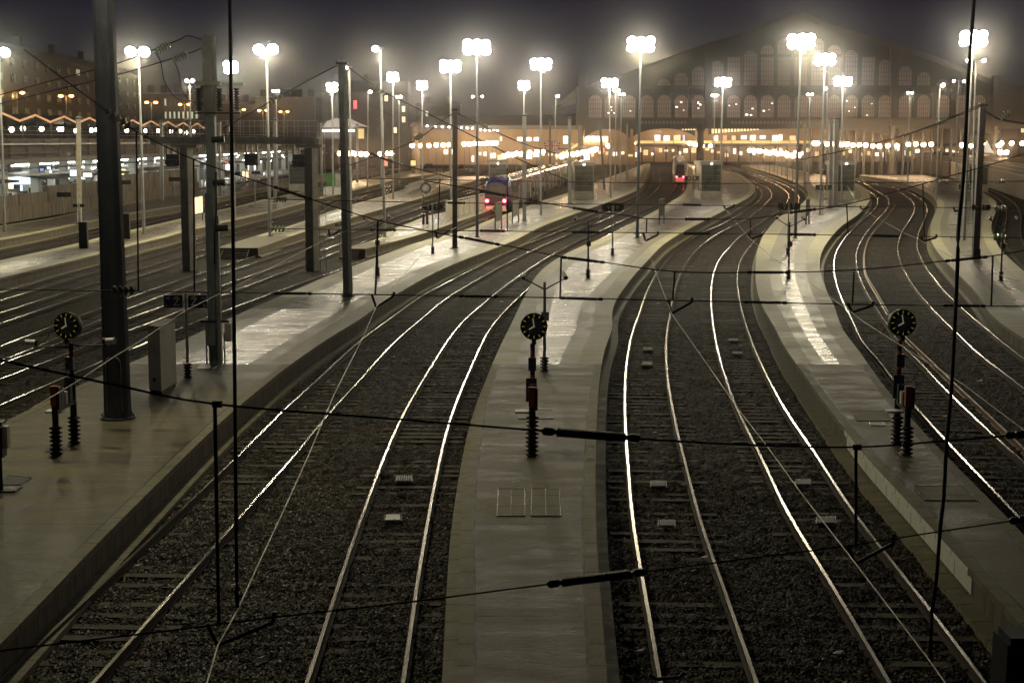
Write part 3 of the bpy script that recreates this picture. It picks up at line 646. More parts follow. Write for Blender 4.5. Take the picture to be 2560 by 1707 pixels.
# ---------------------------------------------------------------- clocks
CLKF = mat('clock_face', (.24, .24, .27), .5, 0, .05); CLKY = emit('clock_mark_yellow', (.85, .75, .08), .24, (.7, .6, .05)); CLKH = emit('clock_hand', (.8, .76, .4), .22, (.7, .68, .4))
CLKG = mat('clock_second_hand', (.5, .5, .55), .5, 0, .05)
def clock(fx, fy, bk, fr, yaw, label, r=.35, arms=None, zb=ZP, marks=None, one=False, panel=True):
    B = Gd(*bk, zb); F = Gd(*fr, zb); Y = B.y; c = Wy(fx, fy, Y - .1); c.y = Y - .1
    root = thing('platform_clock', label, 'clock', B, 'clocks on insulated posts')
    n = Vector((math.sin(yaw), -math.cos(yaw), .10)).normalized(); rt = Vector((math.cos(yaw), math.sin(yaw), 0)); up = rt.cross(-n).normalized(); up = up if up.z > 0 else -up
    cs = MB(); cs.lathe(c - n * .24, [(r * .96, 0), (r, .04), (r, .22), (r * .97, .25), (r * .93, .25), (r * .92, .235)], 36, 0, n)
    cs.cyl((c.x, c.y, c.z - r - .12), (c.x, c.y, c.z - r + .02), .06, .06, 8); case = cs.build('case', MAT['black'], root)
    def P(a, q, d=.0): return c + (rt * math.sin(a) + up * math.cos(a)) * q + n * d
    fb = MB(); fb.cyl(c - n * .01, c + n * .003, r * .62, r * .62, 36, 0, True, False); fb.build('dial', CLKF, case)
    def bar(a, q0, q1, w, d, m, nm):
        t = (rt * math.cos(a) - up * math.sin(a)) * w / 2; b_ = MB()
        b_.add([P(a, q0, d) - t, P(a, q0, d) + t, P(a, q1, d) + t, P(a, q1, d) - t], [(0, 1, 2, 3)]); return b_
    mk, mk2 = MB(), MB()
    for k in range(60):
        a = k * math.pi / 30; big = k % 5 == 0
        bb = bar(a, r * (.69 if big else .76), r * .89, .014 if big else .003, .006, None, '')
        (mk if big else mk2).add(bb.v, bb.f)
    mk.build('hour_marks', marks or CLKY, case); mk2.build('minute_marks', MAT['edge'], case)
    bar(math.radians(352), -r * .08, r * .60, .022, .012, 0, '').build('minute_hand', CLKH, case)
    bar(math.radians(239), -r * .06, r * .42, .030, .010, 0, '').build('hour_hand', CLKH, case)
    s = bar(math.radians(48), -r * .1, r * .62, .006, .014, 0, ''); s.lathe(P(math.radians(48), r * .52, .014), [(.018, 0), (.018, .002)], 10, 0, n); s.build('second_hand', CLKG, case)
    x = B.x; OR = MAT['orange']
    pm = MB(); z0 = B.z + .72; zt = c.z - r - .1
    pm.cyl((x, Y, z0), (x, Y, z0 + .45), .085, .085, 10, 0); k = 0; z = z0 + .45
    while z < zt:
        pm.cyl((x, Y, z), (x, Y, min(zt, z + .16)), .062, .062, 8, k % 2); z += .16; k += 1
    pm.build('tall_post', [MAT['black'], OR], root)
    ib = MB(); ribs(ib, B, .75, .17, 7); ib.build('insulator', MAT['black'], root)
    if not one:
        ib = MB(); ribs(ib, F, .75, .17, 7); ib.build('insulator', MAT['black'], root)
        fm = MB(); fm.cyl(F + Vector((0, 0, .72)), F + Vector((0, 0, 1.25)), .08, .08, 10, 0); fm.box(F + Vector((0, 0, 1.5)), (.17, .15, .5), 0, 1); fm.box(F + Vector((.10, .02, 1.45)), (.08, .2, .55), 0, 0); fm.build('short_post', [MAT['black'], OR], root)
        m = (B + F) / 2
        tr = MB(); d = (F - B); az = math.atan2(d.y, d.x)
        tr.box(m + Vector((0, 0, 1.12)), (d.length, .12, .10), az); tr.build('crossbar', MAT['black'], root)
        for q, (h_, w_) in enumerate(((.45, .16), (.32, .12), (.38, .14))):
            e_ = MB(); e_.box(B + d * (.25 + .22 * q) + Vector((0, 0, 1.17 + h_ / 2)), (.18, w_, h_), az); e_.build('relay_box', MAT['cream' if q == 1 else 'dkgrey'], root)
        tb = MB(); tb.box(B + d * .55 + Vector((-.22, 0, 1.0)), (.34, .42, .05), az, 0, 1); tb.build('tray', MAT['white'], root)
    b1 = MB(); b1.box((x - .01, Y - .13, c.z - r - .62), (.2, .14, .34)); b1.build('control_box', MAT['dkgrey'], root)
    if panel:
        b2 = MB(); b2.box((x - .03, Y - .12, c.z - r - 1.3), (.28, .04, .62)); b2.build('notice_panel', mat('violet_grey_panel', (.12, .11, .15), .5), root)
        b3 = MB(); b3.box((x + .03, Y - .16, c.z - r - 1.58), (.15, .04, .05)); b3.build('small_label', MAT['white'], root)
    for ax, ay in arms or []:
        e_ = Wy(ax, ay, Y); ab = MB(); ab.cyl((x, Y, e_.z - .12), (e_.x, Y, e_.z - .1), .03, .025, 6); a = ab.build('arm', MAT['dkgrey'], root)
        cb = MB(); s_ = 1 if e_.x > x else -1; cb.cyl((e_.x - s_ * .05, Y, e_.z), (e_.x + s_ * .2, Y - .08, e_.z + .02), .085, .085, 10, 0); cb.cyl((e_.x - s_ * .06, Y, e_.z), (e_.x - s_ * .12, Y, e_.z), .1, .1, 10, 1)
        cb.cyl((e_.x, Y, e_.z - .12), (e_.x, Y, e_.z - .06), .03, .03, 6); cb.build('camera', [MAT['white'], MAT['black']], a)
    return root
clock(1335, 816, (1331, 1108), (1330, 1140), 0, 'black clock with bright yellow marks on the centre platform')
clock(165, 814, (187, 1109), (142, 1137), -.25, 'black clock with bright yellow marks left of the thick dark post', arms=[(84, 857), (270, 853)])
clock(2258, 807, (2241, 1109), (2266, 1137), .05, 'dim clock at the right, before the curved tracks', marks=emit('dim_clock_mark', (.55, .6, .05), .28, (.4, .4, .05)))
clock(1064, 470, (1059, 561), (1068, 561), 0, 'small far clock over a white notice on the short platform', r=.52, marks=MAT['cream'], panel=True)
# ---------------------------------------------------------------- thick dark post in the foreground
b = Gd(295, 1045, ZP); root = thing('steel_mast', 'thick dark blue-grey tapering post, nearest of all posts, left foreground', 'mast', b)
mb = MB(); mb.lathe(b, [(.40, 0), (.39, .3), (.335, 7), (.30, 12), (.26, 17)], 12); 
for i in range(len(mb.sm)): mb.sm[i] = False
mb.build('shaft', MAT['mastd'], root)
mb = MB(); mb.cyl(b, b + Vector((0, 0, .05)), .5, .5, 16); [mb.cyl(b + Vector((.45 * math.cos(a), .45 * math.sin(a), .05)), b + Vector((.45 * math.cos(a), .45 * math.sin(a), .13)), .025, .025, 6) for a in [k * math.pi / 4 for k in range(8)]]
mb.build('base_flange', MAT['dkgrey'], root)
arc = [b + Vector((-.21, -.335, .25)), b + Vector((-.21, -.335, 1.6))] + [b + Vector((-.21 * math.cos(a) , -.345, 1.6 + .21 * math.sin(a))) for a in [k * math.pi / 8 for k in range(1, 8)]] + [b + Vector((.21, -.335, 1.6)), b + Vector((.21, -.335, .25))]
mb = MB(); mb.tube(arc, .018, 5); mb.build('door_trim', MAT['galv'], root)
mb = MB(); mb.box(b + Vector((0, -.3, 16.9)), (2.6, .12, .12)); mb.build('crossarm', MAT['dkgrey'], root)
for k in (-1, 0, 1):
    mb = MB(); mb.box(b + Vector((k, -.45, 16.8)), (.5, .35, .2)); hd = mb.build('lamp_head', MAT['dkgrey'], root)
    mb = MB(); mb.box(b + Vector((k, -.46, 16.69)), (.45, .3, .02)); mb.build('lens', EM['flood'], hd)
lamp('lamp_light', b + Vector((0, -1.0, 16.2)), 5200, (1, .91, .58), .3, root)
# ---------------------------------------------------------------- catenary posts
def cpost(tx, ty, bx, by, wd, label, m='galv', zb=ZP, kind='H', lean=True):
    b = Gd(bx, by, zb); t = Wy(tx, ty, b.y); 
    if not lean: t.x = b.x
    root = thing('catenary_post', label, 'catenary post', b, 'overhead line posts')
    mb = MB(); h = wd / 2; up = (t - b)
    if kind == 'H':
        for s in (-1, 1):
            vs = [b + Vector((s * h - .015, -h, 0)), b + Vector((s * h + .015, -h, 0)), b + Vector((s * h + .015, h, 0)), b + Vector((s * h - .015, h, 0))]
            vs += [v + up for v in vs]; mb.add(vs, [(0, 3, 2, 1), (4, 5, 6, 7), (0, 1, 5, 4), (1, 2, 6, 5), (2, 3, 7, 6), (3, 0, 4, 7)])
        vs = [b + Vector((-h, -.01, 0)), b + Vector((h, -.01, 0)), b + Vector((h, .01, 0)), b + Vector((-h, .01, 0))]; vs += [v + up for v in vs]
        mb.add(vs, [(0, 1, 5, 4), (2, 3, 7, 6)])
    else:
        vs = [b + Vector((sx * h, sy * h, 0)) for sx, sy in ((-1, -1), (1, -1), (1, 1), (-1, 1))]; Rz = Matrix.Rotation(-.45, 3, 'Z'); vs = [b + Rz @ (v - b) for v in vs]; vs += [b + (v - b) * .8 + up for v in vs]
        mb.add(vs, [(0, 3, 2, 1), (4, 5, 6, 7), (0, 1, 5, 4), (1, 2, 6, 5), (2, 3, 7, 6), (3, 0, 4, 7)])
    mb.build('column', MAT[m], root)
    cb = MB(); cb.box(b + up * .985, (wd * 1.6, wd * 1.2, .12)); cb.build('wire_clamp', MAT['black'], root)
    fb = MB(); fb.box(b + Vector((0, 0, .03)), (wd * 1.7, wd * 1.7, .06)); fb.build('base_plate', MAT['dkgrey'], root)
    if Gd(0, by, zb).y < 100:
        c2_ = MB(); c2_.box(b + up * .56, (wd * 1.5, wd * 1.3, .07)); c2_.build('collar', MAT['black'], root)
    return root, b, t
cpost(855, 150, 870, 740, .36, 'leaning grey-green catenary post standing on the widest platform', 'green', kind='B')
cpost(1138, 270, 1137, 620, .32, 'dark square catenary post left of the blue-nosed train', 'dkgrey')
cpost(1311, 285, 1311, 552, .36, 'pale catenary post beside the front coach of the blue-nosed train')
cpost(1424, 293, 1424, 509, .38, 'pale catenary post left of the kiosk by the silver coaches')
cpost(1499, 298, 1511, 474, .34, 'dark catenary post behind the kiosk by the silver coaches', 'dkgrey')
cpost(1568, 310, 1568, 448, .36, 'short pale catenary post left of the tallest dark mast')
cpost(2078, 303, 2076, 516, .4, 'thin pale catenary post, nearest to the X signs on the S-curved platform')
cpost(2091, 294, 2088, 514, .5, 'broad pale catenary post against the kiosk on the S-curved platform')
cpost(2012, 306, 2012, 470, .4, 'far pale catenary post just right of the mast under the gable peak')
cpost(2457, 258, 2438, 640, .38, 'dark catenary post on the right platform beside the wavy black cable', 'dkgrey')
cpost(196, 292, 199, 560, .34, 'pale concrete catenary post before the stained wall at the left', 'concrete')
cpost(403, 300, 405, 503, .36, 'pale catenary post left of the gantry pillar', 'galv')
cpost(803, 305, 805, 470, .34, 'pale catenary post between the gantry and the green cabin', 'galv')
cpost(893, 310, 893, 456, .36, 'pale catenary post right of the green cabin', 'galv')
cpost(688, 297, 688, 505, .36, 'catenary post behind the right half of the gantry', 'galv')
cpost(548, 302, 550, 490, .36, 'catenary post behind the gantry, right of the hanging black cable', 'galv')
cpost(958, 300, 953, 470, .3, 'catenary post hidden behind the grey one-lamp mast', 'galv')
cpost(1375, 300, 1375, 470, .34, 'dark catenary post before the flag wall', 'dkgrey')
# composite post at the left
b = Gd(540, 908, ZP); root = thing('catenary_post', 'tall composite green-grey post with insulators and cabinets, behind the black cable', 'catenary post', b)
t = Wy(520, 90, b.y); up = t - b; dx = up.x / up.z
mb = MB()
for s in (-1, 1):
    mb.cyl(b + Vector((s * .17, 0, 0)), b + Vector((s * .17 + dx * 2.6, 0, 2.6)), .06, .06, 6)
mb.box(b + Vector((-.07 + dx * 3, .1, 3.0)), (.30, .26, 6.0), -.35); mb.box(b + Vector((.16 + dx * 2.4, -.02, 2.6)), (.13, .2, 5.2))
mb.box(b + Vector((dx * 7.2, .1, 7.3)), (.34, .3, 2.7), 0, 0, .95); mb.build('column', MAT['green'], root)
mb = MB(); mb.box(b + Vector((dx * 10, .1, (8.7 + up.z) / 2)), (.38, .34, up.z - 8.7), -.35, 0, .97); mb.build('concrete_head', MAT['concrete'], root)
zz = b.z + up.z * .858
mb = MB(); mb.box((b.x + dx * 9.6, b.y, zz), (.85, .5, .14)); mb.box((b.x + dx * 9.6 + .75, b.y, zz - .03), (.9, .1, .08)); mb.build('bracket', MAT['concrete'], root)
for xx in (-.32, .38, .98):
    ib = MB(); ribs(ib, (b.x + dx * 9.6 + xx, b.y - .2, zz - .95), .8, .12, 9); ib.build('insulator', MAT['black'], root)
mb = MB(); mb.box((b.x + dx * 9.6 + .3, b.y - .2, zz - 1.02), (1.6, .08, .06)); mb.build('busbar', MAT['black'], root)
for (px, py, w_, h_, m_) in ((527, 836, .32, .75, 'green'), (571, 830, .22, .62, 'cream')):
    q = Wy(px, py, b.y - .3); mb = MB(); mb.box(q, (w_, .28, h_)); mb.box(q + Vector((0, -.15, 0)), (w_ * .8, .02, h_ * .8)); mb.build('cabinet', MAT[m_], root)
for (px, py) in ((548, 458), (545, 350), (556, 572)):
    q = Wy(px, py, b.y - .2); mb = MB(); mb.cyl(q - Vector((.22, 0, 0)), q + Vector((.22, 0, .03)), .11, .11, 10); mb.build('lamp_bracket', MAT['black'], root)
mb = MB(); mb.tube([Wy(540, 430, b.y - .3), Wy(541, 520, b.y - .3), Wy(537, 600, b.y - .3), Wy(536, 660, b.y - .3)], .035, 5); mb.build('feeder_cable', MAT['black'], root)
mb = MB(); mb.box(b + Vector((0, -.05, 1.5)), (1.0, .12, .1)); mb.box(b + Vector((.33, -.1, .55)), (.05, .05, 1.1)); mb.box(b + Vector((-.3, -.1, .55)), (.05, .05, 1.1)); mb.build('cabinet_rack', MAT['dkgrey'], root)
# ---------------------------------------------------------------- cream cabinet
A, B_, C_ = Gd(373, 980, ZP), Gd(404, 984, ZP), Gd(442, 961, ZP); D_ = A + C_ - B_
root = thing('cabinet', 'tall cream steel cabinet with sloped top between thick post and Z sign', 'cabinet', A)
hh = 2.05; mb = MB(); vs = [A, B_, C_, D_]; vs = [v + Vector((0, 0, .08)) for v in vs] + [A + Vector((0, 0, hh)), B_ + Vector((0, 0, hh)), C_ + Vector((0, 0, hh + .02)), D_ + Vector((0, 0, hh + .02))]
mb.add(vs, [(0, 1, 5, 4), (1, 2, 6, 5), (2, 3, 7, 6), (3, 0, 4, 7)]); mb.build('housing', MAT['cream'], root)
cc = (A + C_) / 2; mb = MB(); tv = [v + (v - cc).normalized() * .05 for v in (A, B_, C_, D_)]
mb.add([v + Vector((0, 0, hh)) for v in tv] + [v + Vector((0, 0, hh + .06)) for v in tv], [(0, 1, 5, 4), (1, 2, 6, 5), (2, 3, 7, 6), (3, 0, 4, 7), (4, 5, 6, 7), (0, 3, 2, 1)]); mb.build('lid', MAT['coping'], root)
mb = MB(); tv = [v - (v - cc).normalized() * .05 for v in (A, B_, C_, D_)]; mb.add([v for v in tv] + [v + Vector((0, 0, .1)) for v in tv], [(0, 1, 5, 4), (1, 2, 6, 5), (2, 3, 7, 6), (3, 0, 4, 7)]); mb.build('plinth', MAT['black'], root)
n_ = (B_ - A).cross(Vector((0, 0, 1))).normalized(); m_ = (A + B_) / 2
mb = MB(); mb.box(m_ + n_ * .01 + Vector((0, 0, .42)), (.11, .02, .11)); mb.build('vent', MAT['dark'], root)
mb = MB(); mb.box(m_ + n_ * .01 + Vector((0, 0, 1.35)), (.03, .03, .06)); mb.build('lock', MAT['black'], root)
# box at the left edge
b = Gd(4, 1228, ZP); root = thing('control_box', 'dark equipment box on a post, cut by the left edge of the photo', 'control box', b)
mb = MB(); mb.cyl(b, b + Vector((0, 0, .9)), .04, .04, 8); mb.build('post', MAT['black'], root)
mb = MB(); mb.box(b + Vector((-.05, 0, 1.2)), (.32, .3, .8)); mb.box(b + Vector((.16, -.02, 1.25)), (.12, .2, .5), 0, 1); mb.build('housing', [MAT['black'], MAT['cream']], root)
mb = MB(); mb.box(b + Vector((.1, .1, .02)), (.5, .5, .04)); mb.build('base_plate', MAT['black'], root)
# ---------------------------------------------------------------- hatches, track boxes, litter
def flat(px, z, label, name, cat, m='edge', m2='black', th=.012, frame=.03, div=(), group=None, grate=0):
    q = [Gd(x, y, z) for x, y in px]; c = sum(q, Vector()) / 4
    root = thing(name, label, cat, c, group)
    up = Vector((0, 0, th)); mb = MB(); iq = [v + (c - v).normalized() * frame * 1.5 for v in q]
    mb.add([v + Vector((0, 0, .004)) for v in iq] + [v + up for v in iq], [(0, 1, 5, 4), (1, 2, 6, 5), (2, 3, 7, 6), (3, 0, 4, 7), (4, 5, 6, 7)]); mb.build('cover', MAT[m], root)
    fb = MB()
    for i in range(4): fb.cyl(q[i] + up * .6, q[(i + 1) % 4] + up * .6, frame * .45, frame * .45, 4)
    for d in div:
        fb.cyl(q[0].lerp(q[1], d) + up, q[3].lerp(q[2], d) + up, frame * .3, frame * .3, 4)
    for k in range(grate):
        f = (k + .5) / grate; fb.cyl(q[0].lerp(q[1], f) + up * 1.3, q[3].lerp(q[2], f) + up * 1.3, frame * .5, frame * .5, 4)
    fb.build('frame', MAT[m2], root); return root
HM = 'slab'
flat([(1242, 1290), (1312, 1290), (1312, 1222), (1246, 1222)], ZP, 'left one of two brown service hatches side by side on the centre platform', 'service_hatch', 'hatch', 'edge', 'dkgrey', div=(.5,), group='service hatches')
flat([(1328, 1290), (1402, 1290), (1398, 1222), (1329, 1222)], ZP, 'right one of two brown service hatches side by side on the centre platform', 'service_hatch', 'hatch', 'edge', 'dkgrey', div=(.5,), group='service hatches')
flat([(1296, 1047), (1383, 1047), (1381, 1026), (1300, 1026)], ZP, 'narrow hatch behind the centre clock insulators', 'service_hatch', 'hatch', 'slab', 'black', group='service hatches', div=(.2, .8))
flat([(2142, 1052), (2237, 1052), (2218, 1029), (2128, 1029)], ZP, 'brown hatch on the platform left of the right clock', 'service_hatch', 'hatch', 'edge', 'black', group='service hatches')
flat([(2178, 1064), (2216, 1064), (2208, 1055), (2172, 1055)], ZP, 'small pale cover below the hatch left of the right clock', 'service_hatch', 'hatch', 'coping2', 'galv', group='service hatches')
flat([(2312, 1251), (2444, 1251), (2406, 1216), (2286, 1216)], ZP, 'large brown hatch on the right platform in front of the right clock', 'service_hatch', 'hatch', 'edge', 'black', group='service hatches', div=(.5,))
flat([(490, 923), (532, 923), (545, 913), (500, 911)], ZP, 'dark hatch at the foot of the composite post', 'service_hatch', 'hatch', 'dkgrey', 'black', group='service hatches')
flat([(1, 1212), (52, 1212), (80, 1194), (22, 1189)], ZP, 'raised dark cover at the left edge beside the equipment box', 'service_hatch', 'hatch', 'dark', 'black', group='service hatches')
for i, (x0, y0, x1, y1, lab) in enumerate([(989, 1195, 1031, 1208, 'farther grated box between the rails left of the centre platform'), (960, 1289, 1004, 1305, 'nearer pale box between the rails left of the centre platform'),
        (1607, 872, 1632, 878, 'farthest yellow slotted box between the rails right of the centre platform'), (1604, 907, 1631, 916, 'yellow slotted box just below the farthest one, right of the centre platform'),
        (1820, 850, 1845, 855, 'yellow slotted box in the far part of the track left of the white kerb'), (1830, 882, 1857, 888, 'lower of two yellow slotted boxes left of the white kerb'),
        (1626, 1205, 1666, 1220, 'dark box between the rails beside the ribbed tension insulator'), (1644, 1303, 1688, 1319, 'dark box between the rails right of the centre platform, nearest to the viewer'),
        (1988, 1201, 2026, 1215, 'dark box between the rails in front of the white kerb, upper one'), (2040, 1295, 2090, 1312, 'brown plate between the rails in front of the white kerb, lower one')]):
    m = 'coping2' if 'yellow' in lab else ('galv' if 'pale' in lab else 'dark')
    flat([(x0, y1), (x1, y1), (x1 - (x1 - x0) * .03, y0), (x0 + (x1 - x0) * .06, y0)], .05, lab, 'track_box', 'track box', m, 'edge' if m != 'dark' else 'dkgrey', .05, .035, group='boxes between the rails', grate=7 if 'slotted' in lab or 'grated' in lab else 0)
rs = random.Random(5); LIT = MB()
for k in range(240):
    Y = 15 + 140 * rs.random() ** 1.5; X = rs.uniform(-.33, .33) * Y; s = rs.uniform(.02, .07) * (1 + Y / 80); a = rs.uniform(0, 3)
    if any(L.x(Y) - .5 < X < R.x(Y) + .5 for L, R in PL.values()): continue
    z = .06; LIT.add([(X - s, Y, z), (X + s * .4, Y - s * math.sin(a), z + .02), (X + s, Y + s * .5, z + .04), (X - s * .2, Y + s, z)], [(0, 1, 2, 3)])
tag(LIT.build('litter', mat('litter', (.4, .4, .37), .5, 0, .4, 5)), 'scattered scraps of paper on the ballast', 'litter', kind='stuff')
# ---------------------------------------------------------------- kiosks (glazed lift shafts)
def kiosk(x0, x1, yt, yb, depth, label, side=1, plinth=True):
    a = Gd(x0, yb, ZP); c = Gd(x1, yb, ZP); Y = a.y; w = c.x - a.x; top = Wy(x0, yt, Y).z; cx = (a.x + c.x) / 2; hh = top - ZP
    root = thing('lift_kiosk', label, 'kiosk', (cx, Y, ZP), 'glazed lift kiosks')
    mb = MB(); mb.box((cx, Y + depth / 2, ZP + .55), (w + .1, depth + .1, 1.1)); mb.build('plinth', MAT['concrete'], root)
    fb = MB()
    for sx in (-1, 1):
        for yy in (0, depth): fb.box((cx + sx * (w / 2 - .06), Y + yy, ZP + 1.1 + (hh - 1.5) / 2), (.12, .12, hh - 1.5))
    for q in range(1, 5):
        z = ZP + 1.1 + (hh - 1.5) * q / 5
        fb.box((cx, Y, z), (w - .24, .05, .03)); fb.box((cx + side * (w / 2 - .06), Y + depth / 2, z), (.05, depth - .12, .03))
    fb.build('frame', MAT['kiosk'], root)
    gb = MB(); gb.box((cx, Y + depth / 2, ZP + 1.1 + (hh - 1.5) / 2), (w - .16, depth - .04, hh - 1.5)); gb.build('glazing', MAT['kglass'], root)
    rb = MB(); rb.box((cx, Y + depth / 2, top - .2), (w + .3, depth + .3, .4)); rb.box((cx, Y + depth / 2, top + .04), (w, depth, .08)); rb.build('roof', MAT['kiosk'], root)
    lb = MB(); lb.box((cx, Y - .2, top - .25), (.16, .1, .1)); lb.build('lamp', EM['floodw'], root)
    for z in (.35, .75):
        bb = MB(); bb.box((cx, Y - .08, ZP + z), (w + .1, .04, .05)); bb.build('bumper_rail', MAT['galv'], root)
kiosk(1752, 1803, 405, 499, 7, 'glazed lift kiosk on the centre platform right of the white train')
kiosk(2090, 2136, 405, 499, 7, 'glazed lift kiosk on the S-curved platform')
kiosk(1435, 1484, 407, 499, 8, 'glazed lift kiosk beside the silver coaches of the blue-nosed train')
kiosk(1222, 1268, 405, 478, 10, 'glazed lift kiosk half hidden behind the blue-nosed train')
kiosk(2421, 2469, 413, 480, 6, 'dark lift kiosk on the right platform behind the black cable')
kiosk(723, 769, 405, 478, 8, 'grey lift kiosk seen under the right end of the gantry')
# green and white cabin
a = Gd(816, 470, ZP); c = Gd(854, 470, ZP); w = c.x - a.x; root = thing('cabin', 'small cabin, bright green left half and white right half, on the long platform', 'cabin', a)
mb = MB(); mb.box((a.x + w * .3, a.y + 1, ZP + 1.15), (w * .6, 2, 2.3)); mb.build('green_side', mat('green_panel', (.10, .42, .06), .6, 0, .1), root)
mb = MB(); mb.box((a.x + w * .82, a.y + 1.02, ZP + 1.15), (w * .44, 2, 2.3)); mb.build('white_side', MAT['white'], root)
mb = MB(); mb.box((a.x + w * .5, a.y + 1, ZP + 2.34), (w * 1.1, 2.1, .08)); mb.build('roof', MAT['kiosk'], root)
a = Gd(808, 487, ZP); c = Gd(853, 487, ZP); root = thing('ramp', 'white low ramp block in front of the green and white cabin', 'ramp', a)
mb = MB(); mb.box(((a.x + c.x) / 2, a.y + 3, ZP + .5), (c.x - a.x, 6, 1.0), 0, 0, .97); mb.build('ramp_block', MAT['white'], root)
mb = MB(); mb.tube([(a.x, a.y, ZP + 1), (a.x, a.y, ZP + 1.9), (c.x, a.y, ZP + 1.9), (c.x, a.y, ZP + 1)], .03); mb.build('handrail', MAT['galv'], root)
# ---------------------------------------------------------------- poster frames
def board(x0, x1, yt, yb, label, panel='kglass', lit=None, foot=.75):
    a, c = Gd(x0, yb, ZP), Gd(x1, yb - (x1 - x0) * .25, ZP); t = Wy(x0, yt, a.y).z
    d = (c - a); az = math.atan2(d.y, d.x); root = thing('poster_frame', label, 'poster frame', a, 'poster frames on the platforms'); L_ = d.length
    for p, nm in ((a, 0), (c, 1)):
        mb = MB(); mb.box(p + Vector((0, 0, (t - ZP) / 2)), (.1, .1, t - ZP), az); mb.build('post', MAT['dkgrey'], root)
    m = (a + c) / 2; mb = MB(); mb.box(m + Vector((0, 0, (t - ZP + foot) / 2)), (L_ - .12, .08, t - ZP - foot - .1), az); pn = mb.build('panel', lit or MAT[panel], root)
    mb = MB(); mb.box(m + Vector((0, 0, t - ZP - .02)), (L_, .14, .06), az); mb.box(m + Vector((0, 0, foot + .02)), (L_, .12, .06), az); mb.box(m + Vector((0, 0, (t - ZP + foot) / 2)), (.05, .11, t - ZP - foot - .1), az); mb.build('frame', MAT['galv'], root)
board(1238, 1254, 508, 576, 'poster frame nearest to the nose of the blue train, glowing red in its tail light', 'kiosk')
board(1281, 1296, 503, 560, 'poster frame behind the one by the train nose, pale double poster', 'concrete')
board(1648, 1660, 498, 562, 'glass poster frame on the centre platform right of the tallest dark mast')
board(2015, 2022, 498, 562, 'narrow poster frame on the S-curved platform right of the dark mast')
board(487, 507, 493, 556, 'brightly lit orange double poster between gantry pillar and composite post', lit=emit('lit_poster', (1, .62, .30), 1.6))
board(614, 621, 430, 458, 'small lit poster behind the gantry at the left', lit=emit('lit_poster_far', (1, .6, .3), 1.6))
# white barrier
p0, p1 = Gd(1116, 553, ZP), Gd(1210, 527, ZP); root = thing('barrier', 'white panelled barrier along the short platform, pink in the tail light', 'barrier', p0)
for k in range(8):
    p = p0.lerp(p1, k / 7); mb = MB(); mb.box(p + Vector((0, 0, .95)), (.14, .1, 1.9)); mb.build('post', MAT['white'], root)
d = p1 - p0; az = math.atan2(d.y, d.x)
for k in range(7):
    p = p0.lerp(p1, (k + .5) / 7); mb = MB(); mb.box(p + Vector((0, 0, .95)), (d.length / 7 - .2, .03, 1.5), az); mb.build('panel', MAT['cream'], root)
mb = MB(); mb.box((p0 + p1) / 2 + Vector((0, 0, 1.88)), (d.length, .1, .1), az); mb.build('top_rail', MAT['white'], root)
# racks of railings on the narrow platform
for q, (xa, ya, xb, yb) in enumerate([(1013, 485, 1122, 445), (1022, 478, 1125, 442)]):
    p0, p1 = Gd(xa, ya, ZP), Gd(xb, yb, ZP); root = thing('railing', ('nearer' if q == 0 else 'farther') + ' of two long slatted railings on the narrow platform behind the far clock', 'railing', p0, 'slatted railings'); mb = MB()
    for k in range(60):
        p = p0.lerp(p1, k / 59); mb.box(p + Vector((0, 0, .55)), (.05, .05, 1.1))
    mb.build('bars', MAT['white'], root); mb = MB(); d = p1 - p0; az = math.atan2(d.y, d.x)
    for z in (.15, 1.1): mb.box((p0 + p1) / 2 + Vector((0, 0, z)), (d.length, .06, .07), az)
    mb.build('rails', MAT['cream'], root)
# steps at the platform ends
for key, lab in (('PS1', 'rusty steps at the near end of the narrow platform'), ('PS2', 'rusty steps at the near end of the short platform with the barrier')):
    L, R = PL[key]; y0 = (Gd(600, 620, ZP) if key == 'PS1' else Gd(850, 622, ZP)).y; xm = (L.x(y0) + R.x(y0)) / 2
    root = thing('steps', lab, 'steps', (xm, y0, 0), 'platform end steps')
    for k in range(4):
        mb = MB(); mb.box((xm, y0 - .25 - .34 * k, (ZP - .15 * (k + 1)) - .04), (min(1.8, (R.x(y0) - L.x(y0)) * .5), .3, .06)); mb.build('tread', MAT['wood'], root)
    for s in (-1, 1):
        mb = MB(); mb.cyl((xm + s * .95, y0, ZP - .1), (xm + s * .95, y0 - 1.6, .0), .04, .04, 5); mb.build('stringer', MAT['rust'], root)
# small post signal with two pale plates
b = Gd(850, 632, 0); root = thing('plate_post', 'slim post with two small pale plates beside the leaning grey post', 'sign', b)
mb = MB(); mb.cyl(b, b + Vector((0, 0, 2.2)), .04, .04, 6); mb.build('post', MAT['galv'], root)
for s in (-1, 1): mb = MB(); mb.box(b + Vector((s * .2, -.05, 2.15)), (.3, .03, .26)); mb.build('plate', MAT['cream'], root)
# whitewashed bollard-like black posts on the long left platform
for x, yt, yb, lab in ((210, 557, 621, 'dark flat column on the long platform behind the blank panels post'), (316, 536, 597, 'dark flat column beside the thick dark post')):
    b = Gd(x, yb, ZP); t = Wy(x, yt, b.y).z; mb = MB(); mb.box((b.x, b.y, (t + ZP) / 2), (.62, .3, t - ZP), 0, 0, .97); mb.box((b.x, b.y, t + .02), (.66, .34, .05))
    tag(mb.build('column', MAT['dark'], None, b), lab, 'column', 'dark flat columns')
